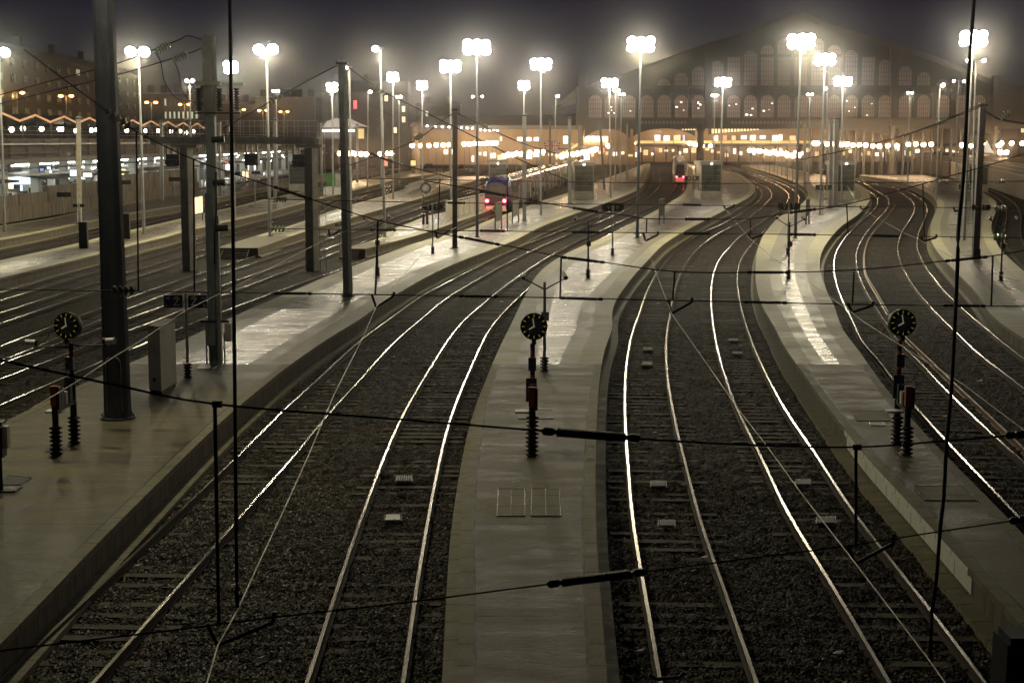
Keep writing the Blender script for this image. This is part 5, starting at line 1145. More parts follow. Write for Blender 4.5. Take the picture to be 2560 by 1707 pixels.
th_ = Vector((0, 0, -1.2)); rb.add(fr + bk + [v + th_ for v in fr] + [v + th_ for v in bk], [(i, i+1, n+i+1, n+i) for i in range(n-1)] + [(2*n+i, 3*n+i, 3*n+i+1, 2*n+i+1) for i in range(n-1)] + [(i, 2*n+i, 2*n+i+1, i+1) for i in range(n-1)])
rb.build('roof', ROOF, root)
gm = MB(); poly_slab(gm, [ws(x, y + 2, .3) for x, y in outer] + [ws(2560, 322, .3), ws(1440, 322, .3)], .6); gm.build('gable_wall', IRON, root)
def gable_y(x): # inner slope line under the roof band
    xs = [p[0] for p in outer]; ys = [p[1] for p in outer]; return float(np.interp(x, xs, ys)) + 44
def window(x0, x1, yt, yb, m, arch=True, bars=(6, 9), spots=0):
    a, c = ws(x0, yb, -.05), ws(x1, yt, -.05); w, h = c.x - a.x, c.z - a.z; r = w / 2 if arch else 0; cx = (a.x + c.x) / 2; Yv = a.y
    mb = MB(); pts = [Vector((a.x, Yv, a.z)), Vector((c.x, Yv, a.z)), Vector((c.x, Yv, c.z - r))]
    if arch: pts += [Vector((cx + r * math.cos(t_), Yv, c.z - r + r * math.sin(t_))) for t_ in [math.pi * k / 8 for k in range(1, 8)]]
    pts.append(Vector((a.x, Yv, c.z - r))); mb.add(pts, [tuple(range(len(pts)))], 0); p = mb.build('window', m, root)
    bb = MB()
    for k in range(bars[0] + 1):
        x = a.x + w * k / bars[0]; top = c.z if not arch else c.z - r + math.sqrt(max(0, r * r - (x - cx) ** 2)); bb.box((x, Yv - .06, (a.z + top) / 2), (.09, .08, top - a.z))
    nb = max(2, int(h / .95))
    for k in range(nb + 1):
        z = a.z + h * k / nb; hw = w / 2 if z < c.z - r or not arch else math.sqrt(max(0.01, r * r - (z - (c.z - r)) ** 2)); bb.box((cx, Yv - .06, z), (hw * 2, .07, .09))
    bb.build('mullions', IRON, p)
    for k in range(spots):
        sb = MB(); s = random.uniform(.10, .28); sb.lathe((random.uniform(a.x + .4, c.x - .4), Yv - .14, random.uniform(a.z + .4, a.z + h * .75)), [(s * .6, -s * .5), (s, 0), (s * .6, s * .5)], 8); sb.build('lamp_reflection', SPOT, p)
low = [1572, 1617, 1660, 1703, 1746] + [1792 + 42 * k for k in range(11)] + [2263, 2309, 2357, 2405, 2447, 1528, 1488]
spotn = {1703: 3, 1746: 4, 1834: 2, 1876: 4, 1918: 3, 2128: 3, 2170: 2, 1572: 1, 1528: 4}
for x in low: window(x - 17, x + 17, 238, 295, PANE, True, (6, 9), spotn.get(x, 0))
for x in low:
    g0 = gable_y(x) + 6
    if g0 < 205: window(x - 17, x + 17, max(g0, 143), 215, PANEU, g0 > 143, (5, 9))
    if g0 < 128: window(x - 17, x + 17, g0, 137, PANEU, True, (5, 5))
def beam(x0, y0, x1, y1, d, nm, m=IRON, dy=-.25):
    mb = MB(); poly_slab(mb, [ws(x0, y1, dy), ws(x1, y1, dy), ws(x1, y0, dy), ws(x0, y0, dy)], d); return mb.build(nm, m, root)
for k, x in enumerate([1549, 1594, 1638, 1681, 1724] + [1813 + 42 * k for k in range(10)] + [2286, 2333, 2381, 2427]): beam(x - 3.2, 215, x + 3.2, 296, .4, 'pilaster')
for k, x in enumerate([1813 + 42 * k for k in range(10)]): 
    if gable_y(x) < 195: beam(x - 2.5, gable_y(x), x + 2.5, 215, .4, 'pilaster')
beam(1440, 216, 2560, 221, .7, 'cornice', IRON, -.5); beam(1440, 232, 2560, 235, .6, 'cornice', IRON, -.45); beam(1440, 296, 2560, 300, .8, 'cornice', IRON, -.6); beam(1440, 300, 2560, 322, .5, 'girder', IRON, -.3)
ORN = mat('ornament', (.16, .155, .145), .6, 0, .1)
for x in range(1605, 1720, 9): 
    mb = MB(); mb.box(ws(x, 307, -.35), (.5, .06, .7)); mb.build('ornament', ORN, root)
for x in range(1830, 2010, 9):
    mb = MB(); mb.box(ws(x, 307, -.35), (.5, .06, .7)); mb.build('ornament', ORN, root)
for x in (1770, 2235, 1455, 2490): beam(x - 9, 120 if x in (1770, 2235) else 190, x + 9, 322, 1.2, 'great_pier', IRON, -.8)
for x, w_ in ((1752, 15), (2233, 12), (1452, 12), (2490, 12)):
    mb = MB(); a = ws(x - w_, 300); c = ws(x + w_, 300); cx = (a.x + c.x) / 2; mb.lathe((cx, YS, .72), [((c.x - a.x) * .45, 0), ((c.x - a.x) * .34, .8), ((c.x - a.x) * .26, 9.5), ((c.x - a.x) * .5, 11)], 12); mb.build('column', IRON, root)
# arches under the girder, their lit spandrel panes
YEL = emit('yellow_lit_pane', (1, .78, .35), 1.6)
def arch(xa, xb, yend, ycrown, nm='arch_plate'):
    top = 321; n_ = 16; pts = [ws(xa, top, -.2), ws(xb, top, -.2)]
    for k in range(n_ + 1):
        t_ = 1 - k / n_; x = xa + (xb - xa) * t_; u = (t_ - .5) * 2; pts.append(ws(x, ycrown + (yend - ycrown) * abs(u) ** 2.4, -.2))
    mb = MB(); f = MB()
    for k in range(n_):
        t0, t1 = k / n_, (k + 1) / n_; x0, x1 = xa + (xb - xa) * t0, xa + (xb - xa) * t1
        y0 = ycrown + (yend - ycrown) * abs((t0 - .5) * 2) ** 2.4; y1 = ycrown + (yend - ycrown) * abs((t1 - .5) * 2) ** 2.4
        poly_slab(mb, [ws(x0, y0, -.2), ws(x1, y1, -.2), ws(x1, top, -.2), ws(x0, top, -.2)], .5)
    mb.build(nm, IRON, root)
arch(1462, 1575, 345, 323); arch(1583, 1737, 341, 322); arch(1771, 2222, 337, 322); arch(2246, 2482, 337, 322)
for k in range(15):
    h_ = 11 - k * .62; x = 1779 + k * 8; mb = MB(); poly_slab(mb, [ws(x, 323 + h_, -.3), ws(x + 5, 323 + h_, -.3), ws(x + 5, 323, -.3), ws(x, 323, -.3)], .05); mb.build('lit_pane', YEL, root)
for k in range(5):
    x = 1705 + k * 7; mb = MB(); poly_slab(mb, [ws(x, 326, -.3), ws(x + 4, 326, -.3), ws(x + 4, 323, -.3), ws(x, 323, -.3)], .05); mb.build('lit_pane', YEL, root)
for x in list(range(2032, 2225, 22)) + list(range(2262, 2480, 24)):
    mb = MB(); a = ws(x, 322, .6); mb.box((a.x, YS + 1, a.z / 2 + .3), (.55, .5, a.z - .6)); mb.build('column', IRON, root)
# ---------------------------------------------------------------- concourse inside and side wing
OCH = mat('ochre_plaster', (.42, .29, .17), .8, 0, .15, .2); DRK = mat('dark_recess', (.05, .04, .035), .8, 0, .3, .3)
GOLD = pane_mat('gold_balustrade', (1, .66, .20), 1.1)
YB = 500.0
def wb(x, y, Y=YB, dy=0): return Wy(x, y, Y) + Vector((0, dy, 0))
def rect(mb, x0, y0, x1, y1, Y, dy, d, mi=0): poly_slab(mb, [wb(x0, y1, Y, dy), wb(x1, y1, Y, dy), wb(x1, y0, Y, dy), wb(x0, y0, Y, dy)], d, mi)
a = wb(1600, 400); root2 = thing('concourse_building', 'lit two-storey concourse at the back of the station hall with golden balustrade', 'building', Vector((a.x, YB, .72)))
mb = MB(); rect(mb, 1430, 318, 2620, 405, YB, .6, 2); mb.build('wall', OCH, root2)
mb = MB(); rect(mb, 1430, 359, 2620, 366, YB, -6, 6); mb.build('mezzanine_slab', DRK, root2)
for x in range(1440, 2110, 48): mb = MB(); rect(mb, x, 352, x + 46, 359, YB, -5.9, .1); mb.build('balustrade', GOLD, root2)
rr = random.Random(11)
SHOPS = [emit('shop_' + str(k), c, s) for k, (c, s) in enumerate([((1, .8, .5), 1.5), ((.7, .85, 1), 1.4), ((1, .95, .85), 2.4), ((1, .55, .2), 1.2), ((.2, .3, 1), 1.0), ((1, .12, .06), .8), ((.9, .75, .2), 1.0)])]
for k in range(64):
    x = 1440 + k * 17 + rr.uniform(-4, 4); w_ = rr.uniform(5, 12); y = rr.uniform(370, 384); h_ = rr.uniform(5, 13)
    mb = MB(); rect(mb, x, y, x + w_, y + h_, YB, .4, .1); mb.build('shop_front', SHOPS[rr.choice([0, 0, 0, 2, 2, 3, 1, 6])] if x > 1760 else SHOPS[rr.choice([0, 1, 2, 2, 1, 4, 3])], root2)
for x, y, w_, h_, s in ((1637, 338, 14, 14, 1), (1660, 340, 14, 12, 2), (1685, 339, 16, 13, 3), (1707, 338, 5, 17, 4), (1784, 340, 11, 18, 2), (1808, 339, 9, 12, 5), (1830, 340, 9, 11, 3), (1853, 339, 14, 10, 1), (1876, 339, 13, 12, 2), (1900, 339, 14, 9, 1), (1932, 339, 14, 13, 2), (1948, 337, 8, 14, 2), (1975, 340, 14, 11, 3)):
    mb = MB(); rect(mb, x, y, x + w_, y + h_, YB, .3, .1); mb.build('poster', SHOPS[s], root2)
for x in range(1450, 2600, 30): mb = MB(); rect(mb, x, 366, x + 3, 405, YB, -5, .5); mb.build('pillar', DRK, root2)
for x in (1600, 1650, 1700, 1810, 1850, 1900, 1950, 2060): lamp('ceiling_light', wb(x, 328, 488), 800, (1, .72, .42), .5, root2)
for x in (1500, 1640, 1820, 1980, 2200): lamp('ceiling_light', wb(x, 372, 470), 900, (1, .66, .38), .5, root2)
# side wing left of the hall
YW = 385.0
a = wb(1300, 400, YW); root3 = thing('station_wing', 'ochre side wing left of the hall with pale fascia, lit pilasters and a flag', 'building', Vector((a.x, YW, .72)))
mb = MB(); rect(mb, 1040, 323, 1588, 412, YW, 0, 2); mb.build('wall', OCH, root3)
mb = MB(); rect(mb, 1040, 314, 1588, 324, YW, -3, 5); mb.build('fascia', mat('wing_fascia', (.16, .15, .14), .7, 0, .2, .3), root3)
mb = MB(); pts = [wb(1040, 313, YW, -3), wb(1588, 313, YW, -3), wb(1588, 282, YW, 14), wb(1040, 290, YW, 14)]; mb.add(pts, [(0, 1, 2, 3)]); mb.build('roof', ROOF, root3)
mb = MB()
for k in range(24): mb.cyl(wb(1400 + k * 8, 311, YW, -2), wb(1380 + k * 8, 286, YW, 12), .06, .06, 4)
mb.build('roof_ribs', ORN, root3)
for k in range(20): x = 1070 + k * 26; mb = MB(); rect(mb, x, 326, x + 5, 400, YW, -.4, .4); mb.build('pilaster', OCH, root3)
for x, y, w_, h_, s in ((1293, 344, 13, 9, 2), (1315, 344, 13, 9, 2), (1335, 344, 11, 9, 2), (1408, 341, 12, 18, 2), (1250, 343, 5, 9, 1), (1449, 340, 10, 20, 0), (1462, 341, 13, 18, 2), (1478, 341, 12, 18, 2), (1492, 341, 14, 18, 2), (1508, 341, 12, 18, 0), (1500, 370, 11, 11, 5), (1110, 374, 10, 12, 0), (1128, 374, 10, 12, 2), (1180, 390, 6, 14, 2)):
    mb = MB(); rect(mb, x, y, x + w_, y + h_, YW, -.5, .1); mb.build('lit_window', SHOPS[s], root3)
for k in range(22):
    x = 1190 + k * 18; y = 378 + rr.uniform(0, 12); mb = MB(); rect(mb, x, y, x + rr.uniform(6, 14), y + rr.uniform(5, 12), YW, -.6, .1); mb.build('shop_front', SHOPS[rr.choice([0, 0, 3, 6, 2])], root3)
mb = MB(); rect(mb, 1393, 371, 1450, 374, YW, -6, .3); mb.build('stair_landing', DRK, root3)
def railband(x0, y0, x1, y1, hpx=7):
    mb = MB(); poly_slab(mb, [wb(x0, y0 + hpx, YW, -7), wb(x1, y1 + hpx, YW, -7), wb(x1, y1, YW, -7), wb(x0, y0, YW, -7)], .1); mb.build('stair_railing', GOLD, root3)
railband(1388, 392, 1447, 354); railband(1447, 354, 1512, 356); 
for x in (1190, 1260, 1330, 1390, 1440, 1500, 1560): lamp('wall_light', wb(x, 334, YW, -4), 240, (1, .70, .38), .4, root3)
for x in (1120, 1230, 1340, 1450, 1540): lamp('wall_light', wb(x, 380, YW, -18), 220, (1, .60, .32), .4, root3)
for k, (x, y) in enumerate([(1262, 638), (1355, 641), (1439, 647), (1518, 651), (1663, 658), (1731, 661), (1791, 664), (1889, 684), (1943, 687), (1994, 691), (2043, 690), (2088, 692)]):
    q = Wy(800 + x / 4.704, 180 + y / 4.704, YW - 6); mb = MB(); mb.lathe(q, [(.15, -.15), (.22, 0), (.15, .15)], 8); mb.build('eaves_lamp', EM['floodw'], root3)
# flag
fl = thing('flag_mural', 'large red white and blue crossed flag hanging on the ochre wing', 'flag', wb(1380, 377, YW, -.9)); WH = mat('flag_white', (.55, .5, .44), .8); RD = mat('flag_red', (.30, .03, .03), .8); BL = mat('flag_blue', (.03, .035, .10), .8)
mb = MB(); rect(mb, 1360, 352, 1400, 378, YW, -.8, .1); mb.build('field', BL, fl)
def band(p, q, w_, m, d, nm):
    a, c = wb(*p, YW, d), wb(*q, YW, d); u = (c - a).normalized(); t_ = Vector((-u.z, 0, u.x)) * w_ / 2; mb = MB(); mb.add([a - t_, c - t_, c + t_, a + t_], [(0, 1, 2, 3)]); mb.build(nm, m, fl)
for p, q in (((1361, 353), (1399, 377)), ((1361, 377), (1399, 353))): band(p, q, .55, WH, -.86, 'white_diagonal'); band(p, q, .2, RD, -.88, 'red_diagonal')
band((1360, 365), (1400, 365), .75, WH, -.90, 'white_cross'); band((1380, 352), (1380, 378), .75, WH, -.91, 'white_cross'); band((1360, 365), (1400, 365), .45, RD, -.93, 'red_cross'); band((1380, 352), (1380, 378), .45, RD, -.94, 'red_cross')
# ---------------------------------------------------------------- suburban hall deck at the left
CONC = mat('deck_concrete', (.12, .10, .085), .8, 0, .3, .3, 0, (1, 1, .4)); WHT = mat('white_wall', (.50, .51, .47), .6, 0, .12, .3); FLO = mat('hall_floor', (.28, .27, .25), .35, 0, .2, .4)
root4 = thing('suburban_hall', 'low concrete deck hall at the left, open side lit with white tubes', 'building', (-53, 230, 0))
mb = MB(); mb.box((-98, 265, 7.6), (90, 310, 2.2)); mb.build('deck_slab', CONC, root4)
mb = MB(); mb.box((-52.4, 265, 6.3), (.8, 310, .5)); mb.build('edge_beam', mat('edge_beam', (.2, .18, .15), .8, 0, .2), root4)
mb = MB(); mb.box((-96, 265, 3.4), (1, 306, 6.0)); mb.build('back_wall', WHT, root4)
mb = MB(); mb.box((-78, 265, .6), (52, 310, .2)); mb.build('hall_floor', FLO, root4)
for k in range(26):
    for X in (-56, -68, -82): mb = MB(); mb.box((X, 122 + k * 11.5, 3.5), (.9, .9, 5.8)); mb.build('column', WHT, root4)
for k in range(48):
    Y = 122 + k * 6.2
    for X in (-60, -73): mb = MB(); mb.box((X + rr.uniform(-1, 1), Y, 5.5), (.5, 4.6, .16)); mb.build('tube_light', EM['tube'], root4)
for k in range(12): lamp('ceiling_light', (-63, 130 + k * 23, 5.2), 900, (.95, 1, .90), .6, root4)
for k in range(46):
    Y = 125 + k * 6 + rr.uniform(-2, 2); X = -rr.uniform(62, 92); mb = MB(); mb.box((X, Y, rr.uniform(1.6, 3.4)), (rr.uniform(1, 3), .3, rr.uniform(1, 2.2))); mb.build('lit_panel', SHOPS[rr.choice([2, 2, 2, 1, 0, 6, 2, 1])], root4)
for x, y, w_, h_, s in ((100, 418, 9, 9, 4), (118, 417, 9, 7, 1), (175, 425, 20, 16, 1), (208, 433, 22, 10, 2), (410, 420, 9, 12, 5), (562, 404, 9, 4, 5), (606, 428, 6, 17, 0), (960, 393, 9, 22, 5), (1027, 402, 12, 12, 6)):
    Y = {True: 175, False: 260}[x < 300]; Y = 330 if x > 700 else Y; a = wb(x, y, Y); c = wb(x + w_, y + h_, Y); sc = thing('info_screen', ['', 'small blue sign', 'blue-white screen', 'red sign panel', 'orange poster', 'yellow machine'][{4: 1, 1: 2, 2: 2, 5: 3, 0: 4, 6: 5}[s]] + ' in the lit hall at the left, %s' % {100: 'leftmost one', 118: 'just right of the leftmost one', 175: 'before the stained wall', 208: 'nearest to the thick post', 410: 'left of the gantry pillar', 562: 'under the gantry', 606: 'right of the hanging cable', 960: 'behind the grey one-lamp mast', 1027: 'left of the pale tall pillar'}[x], 'screen', (a.x, Y, c.z), 'screens and signs in the left hall')
    mb = MB(); mb.box(((a.x + c.x) / 2, Y, (a.z + c.z) / 2), (c.x - a.x, .2, a.z - c.z)); mb.build('screen', SHOPS[s], sc); mb = MB(); mb.box(((a.x + c.x) / 2, Y + .1, (a.z + c.z) / 2), (c.x - a.x + .25, .2, a.z - c.z + .25)); mb.build('casing', MAT['black'], sc)
for k in range(40):
    Y = 124 + k * 6.4 + rr.uniform(-3, 3); X = -rr.uniform(57, 80); mb = MB(); mb.box((X, Y, 1.7), (rr.uniform(.6, 2), rr.uniform(.4, 1.5), rr.uniform(1.4, 2.6))); mb.build('booth', rr.choice([MAT['dark'], MAT['dkgrey'], MAT['kiosk'], CONC]), root4)
for z_, x_, w2, m2 in ((8.1, -52.2, .5, 'galv'), (7.1, -52.6, .3, 'dark'), (5.4, -53.5, .25, 'dark'), (4.9, -50.6, .14, 'galv')):
    mb = MB(); mb.box((x_, 265, z_), (w2, 309, .16)); mb.build('band', MAT[m2], root4)
for k in range(52): mb = MB(); mb.box((-52.75, 113 + k * 6, 7.6), (.14, .3, 1.9)); mb.build('rib', CONC, root4)
for k in range(60):
    q = (-rr.uniform(54, 70), 125 + rr.uniform(0, 270), rr.uniform(3.6, 5.2)); mb = MB(); mb.lathe(q, [(.06, -.1), (.13, 0), (.06, .1)], 6); mb.build('spot_lamp', EM['floodw'], root4)
for k in range(5):
    cn = thing('platform_canopy', ['nearest', 'second', 'third', 'fourth', 'farthest'][k] + ' of five thin dark sloping canopies inside the open side of the lit left hall', 'canopy', (-57, 140 + k * 48, .7), 'canopies in the left hall'); mb = MB()
    mb.add([(-60, 130 + k * 48, 4.5), (-53.5, 130 + k * 48, 4.0), (-53.5, 166 + k * 48, 4.0), (-60, 166 + k * 48, 4.5), (-60, 130 + k * 48, 4.7), (-53.5, 130 + k * 48, 4.2), (-53.5, 166 + k * 48, 4.2), (-60, 166 + k * 48, 4.7)], [(0, 1, 2, 3), (7, 6, 5, 4), (0, 4, 5, 1), (1, 5, 6, 2), (2, 6, 7, 3)]); mb.build('roof', MAT['dark'], cn)
    for q in range(4): mb = MB(); mb.cyl((-56, 134 + k * 48 + q * 9.5, .7), (-56, 134 + k * 48 + q * 9.5, 4.2), .09, .09, 6); mb.build('column', MAT['galv'], cn)
# stained wall
root5 = thing('retaining_wall', 'rain-stained concrete panel wall behind the far left platform', 'wall', (-48.7, 118, .7))
STAIN = face_mat('stained_concrete', (.035, .026, .018), (.24, .195, .13), 2.4)
for k in range(13): Y = 112 + k * 9.5; hh = 2.5 + (.55 if k > 4 else 0) + (.45 if k > 7 else 0); mb = MB(); mb.box((-48.7, Y + 4.6, .7 + hh / 2), (.5, 9.2, hh)); mb.box((-48.5, Y + 4.6, .7 + .7), (.7, 9.3, 1.4)); mb.build('wall_panel', STAIN, root5)
root6 = thing('platform_fence', 'grey railing continuing the stained wall towards the station', 'fence', (-49, 236, .72)); 
for k in range(50): mb = MB(); mb.box((-49, 236 + k * 2.2, 1.5), (.08, .08, 1.7)); mb.build('post', MAT['galv'], root6)
mb = MB(); [mb.box((-49, 291, z), (.06, 110, .06)) for z in (1.2, 1.75, 2.3)]; mb.build('rails', MAT['galv'], root6)
# pavilion with folded roof on the deck
root7 = thing('concourse_pavilion', 'long pavilion on the deck with a zigzag folded roof edge glowing orange', 'building', (-62, 240, 8.7))
EDGE = emit('warm_edge_glow', (1, .45, .16), .45, (.5, .3, .2))  # edge glows by itself, in place of light falling on the roof underside
pp = [(150 + k * 6.2, 11.5 if k % 2 else 10.7) for k in range(27)]
mb = MB(); vs = [v for Y, z in pp for v in (Vector((-60, Y, z)), Vector((-60, Y, z + .28)), Vector((-90, Y, z + .28)), Vector((-90, Y, z)))]
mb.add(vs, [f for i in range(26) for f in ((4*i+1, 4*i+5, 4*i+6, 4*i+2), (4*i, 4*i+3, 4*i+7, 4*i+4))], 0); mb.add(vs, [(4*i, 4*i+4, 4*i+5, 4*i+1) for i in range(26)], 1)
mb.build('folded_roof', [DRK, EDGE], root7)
for k in range(27): mb = MB(); mb.box((-61.5, 151 + k * 6, 9.8), (.25, .25, 2.2)); mb.build('column', DRK, root7)
mb = MB(); mb.box((-76, 230, 9.4), (1, 165, 1.6)); mb.build('inner_wall', DRK, root7)
for k, (x, y) in enumerate([(95, 1060), (187, 1052), (340, 1055), (485, 1058), (515, 1058), (620, 1070), (745, 1065), (790, 1062), (1035, 1068), (1190, 1070), (1290, 1070), (1397, 1075), (1472, 1073), (1520, 1085), (1580, 1075)]):
    px, py = x / 3.267, y / 3.267; Y = 64 * FP / (1280 - px) * .985; q = Wy(px, py, Y); mb = MB(); mb.lathe(q, [(.2, -.3), (.36, 0), (.2, .3)], 10); mb.build('globe_light', emit('white_globe', (1, .88, .66), 14) if k == 0 else bpy.data.materials['white_globe'], root7)
mb = MB(); [mb.cyl((-60.3, 126, z), (-60.3, 400, z), .05, .05, 4) for z in (9.2, 9.7)]; mb.build('parapet_rail', MAT['galv'], root7)
# glass canopy building and tall pillar
Yg2 = 380; root8 = thing('glass_canopy', 'small domed glass canopy lit white from within, left of the hall', 'building', wb(858, 372, Yg2))
mb = MB(); tp = [(806, 318), (818, 303), (838, 296), (862, 297), (884, 308), (910, 317)]; vs = [wb(x, y, Yg2, 0) for x, y in tp] + [wb(x, y, Yg2, 18) for x, y in tp]; mb.add(vs, [(i, i+1, i+7, i+6) for i in range(5)]); poly_slab(mb, [wb(x, y, Yg2) for x, y in reversed(tp)], .2); mb.build('glass_roof', pane_mat('lit_canopy', (1, .85, .70), .42), root8)
for k in range(15): q = wb(808 + k * 5.5, 327, Yg2, -.5); mb = MB(); mb.lathe(q, [(.12, -.15), (.2, 0), (.12, .15)], 8); mb.build('bulb', EM['floodw'], root8)
mb = MB(); rect(mb, 806, 318, 912, 347, Yg2, .6, 10); mb.build('wall', DRK, root8)
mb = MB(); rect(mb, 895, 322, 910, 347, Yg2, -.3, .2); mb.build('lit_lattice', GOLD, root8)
root9 = thing('stone_pillar', 'tall pale pillar with a square capital before the ochre wing', 'pillar', Gd(1040, 433, ZP)); q = Gd(1040, 433, ZP); t = Wy(1040, 306, q.y)
mb = MB(); mb.lathe(q, [(1.0, 0), (.95, 3), (.8, (t.z - ZP) * .9)], 14); mb.build('shaft', CONC, root9); mb = MB(); mb.box((q.x, q.y, t.z - .7), (2.4, 2.4, .7), 0, 0, 1.0); mb.box((q.x, q.y, t.z - .15), (1.6, 1.6, .4)); mb.build('capital', CONC, root9)
# ---------------------------------------------------------------- town houses in the haze
def house(name, label, x0, x1, yt, yb, Y, rows, cols, m, lit=(), roofpx=14, wc=None, xy=None):
    """front facing the yard; xy: two ground points when the front recedes"""
    if xy is None: A = wb(x0, yb, Y); B = wb(x1, yb, Y); h = wb(x0, yt, Y).z
    else: A, B, h = Vector((*xy[0], 0)), Vector((*xy[1], 0)), xy[2]
    A.z = B.z = 0; u = (B - A); L_ = u.length; u.normalize(); nrm = Vector((u.y, -u.x, 0)); root = thing(name, label, 'building', A, 'houses around the station')
    mb = MB(); q = [A, B, B - nrm * 14, A - nrm * 14]; mb.add(q + [v + Vector((0, 0, h)) for v in q], [(0, 1, 5, 4), (1, 2, 6, 5), (2, 3, 7, 6), (3, 0, 4, 7), (4, 5, 6, 7)]); mb.build('wall', m, root)
    rh = roofpx * Y / 3867; mb = MB(); q = [v + Vector((0, 0, h)) for v in (A, B, B - nrm * 14, A - nrm * 14)]; i_ = [q[0] - nrm * 2.2, q[1] - nrm * 2.2, q[2] + nrm * 2.2, q[3] + nrm * 2.2]
    mb.add(q + [v + Vector((0, 0, rh)) for v in i_], [(0, 1, 5, 4), (1, 2, 6, 5), (2, 3, 7, 6), (3, 0, 4, 7), (4, 5, 6, 7)]); rf = mb.build('roof', MAT['roofd'], root)
    mb = MB(); mb.box((A + B) / 2 + nrm * .25 + Vector((0, 0, h)), (L_ + .6, .6, .35), math.atan2(u.y, u.x)); mb.build('cornice', m, root)
    for k in range(max(2, cols // 3)):
        p = A + u * L_ * (k + .5) / max(2, cols // 3) - nrm * 4 + Vector((0, 0, h + rh + .8)); mb = MB(); mb.box(p, (1.6, 1, 2.2), math.atan2(u.y, u.x)); mb.build('chimney', m, rf)
    z0 = 10 if xy is None and Y > 340 else 4
    for r_ in range(rows):
        for c_ in range(cols):
            p = A + u * L_ * (c_ + .5) / cols + nrm * .06 + Vector((0, 0, z0 + (h - z0) * (r_ + .45) / rows)); wv, hv = L_ / cols * .36, (h - z0) / rows * .52
            mb = MB(); mb.box(p, (wv, .1, hv), math.atan2(u.y, u.x)); l_ = (r_, c_) in lit; wdw = mb.build('window', (wc or SHOPS[0]) if l_ else MAT['kglass'], root)
            if Y < 300: mb = MB(); mb.box(p + nrm * .08 - Vector((0, 0, hv * .42)), (wv * 1.15, .12, .35), math.atan2(u.y, u.x)); mb.build('balcony', MAT['black'], wdw)
HS = mat('house_stone', (.055, .042, .040), .85, 0, .15, .2); HS2 = mat('house_plaster', (.085, .065, .06), .85, 0, .15, .2)
DIMW = emit('dim_window', (1, .85, .55), .35)
house('town_house', 'tall seven-storey town house with mansard roof behind the left hall', 0, 0, 0, 0, 270, 7, 22, HS, {(6, 14)}, 26, DIMW, ((-79, 190), (-84, 345), 22.5))
house('office_building', 'plain office block with a row of lit windows left of the gantry', 322, 520, 238, 330, 380, 3, 18, HS2, {(1, c) for c in range(8, 16)} | {(2, 8)}, 6, emit('office_window', (.9, .95, .6), .5))
house('office_building', 'long low office block with two window rows right of the gantry', 640, 790, 246, 330, 400, 3, 15, HS2, set(), 4)
house('town_house', 'tall town house with a red lamp and a few lit windows behind the glass canopy', 806, 1020, 232, 330, 450, 4, 10, HS, {(1, 9), (2, 9), (3, 7), (0, 8)}, 30, emit('house_window', (1, .8, .45), 1.6))
mb = MB(); mb.box(wb(888, 262, 449), (.9, .4, 2.4)); q = wb(888, 262, 449); tag(mb.build('neon_sign', emit('red_neon', (1, .03, .06), 2.2), None, q), 'tall red neon strip on the town house behind the glass canopy', 'neon sign')
house('town_house', 'dark town house far behind the masts, right of the house with the red lamp', 1040, 1150, 268, 330, 470, 2, 6, HS, {(1, 1)}, 10, DIMW)
house('town_house', 'dim house at the right end of the gable', 2462, 2540, 250, 340, 430, 3, 6, HS, {(0, 2), (0, 4)}, 14, DIMW)
house('town_house', 'dark house at the right edge with warm lit lower windows', 2545, 2680, 240, 380, 400, 4, 8, HS, {(0, 1), (0, 3), (1, 2), (0, 0)}, 14, SHOPS[0])
house('town_house', 'low dark house between office block and gantry', 525, 640, 262, 330, 420, 2, 8, HS2, {(0, 3)}, 8, DIMW)
# ---------------------------------------------------------------- ramp wall at the right
P_ = [(56, 110), (63, 165), (73, 216), (88, 285), (104, 370), (112, 430)]; Pv = smooth([Vector((x, y, 0)) for x, y in P_], 6)
root = thing('ramp_wall', 'long curved pale concrete wall with a railing on top at the right', 'wall', Pv[0])
mb = MB(); pth = []
for i, p in enumerate(Pv):
    d = (Pv[min(i + 1, len(Pv) - 1)] - Pv[max(i - 1, 0)]).normalized(); pth.append((p, Vector((d.y, -d.x, 0))))
mb.sweep(pth, [(0, -.1), (0, 3.35), (.5, 3.35), (.5, -.1)], [0] * 4); mb.build('wall', face_mat('ramp_concrete', (.24, .23, .19), (.36, .34, .29), 6), root)
mb = MB(); mb.sweep(pth, [(-.12, 3.3), (-.12, 3.55), (.62, 3.55), (.62, 3.3)], [0] * 4); mb.build('coping', MAT['concrete'], root)
for z in (4.0, 4.55): mb = MB(); mb.tube([p + r * .2 + Vector((0, 0, z)) for p, r in pth], .05, 5); mb.build('handrail', MAT['galv'], root)
for i in range(len(Pv) - 1):
    for q in range(4): p = Pv[i].lerp(Pv[i + 1], q / 4) + pth[i][1] * .2; mb = MB(); mb.box(p + Vector((0, 0, 4.05)), (.06, .06, 1.1)); mb.build('baluster', MAT['galv'], root)
mb = MB(); pr = [p + r * 4.2 for p, r in pth]; mb.sweep([(p + r * 4.2, r) for p, r in pth], [(-3.2, 3.0), (-3.0, 4.9), (3.0, 5.3), (3.2, 3.0)], [0] * 4); tag(mb.build('parked_train', MAT['dark'], None, pr[0]), 'dark parked train roof showing above the curved ramp wall', 'train')
tn = thing('white_tent', 'pointed white tent lit from inside behind the right dark post', 'tent', wb(2466, 382, 330)); mb = MB(); q = wb(2466, 382, 330); tt = wb(2464, 351, 330); mb.lathe(q, [(1.6, 0), (.9, .9), (.35, 1.9), (.05, tt.z - q.z)], 8); mb.build('canopy', emit('tent_glow', (1, .93, .8), .6), tn)
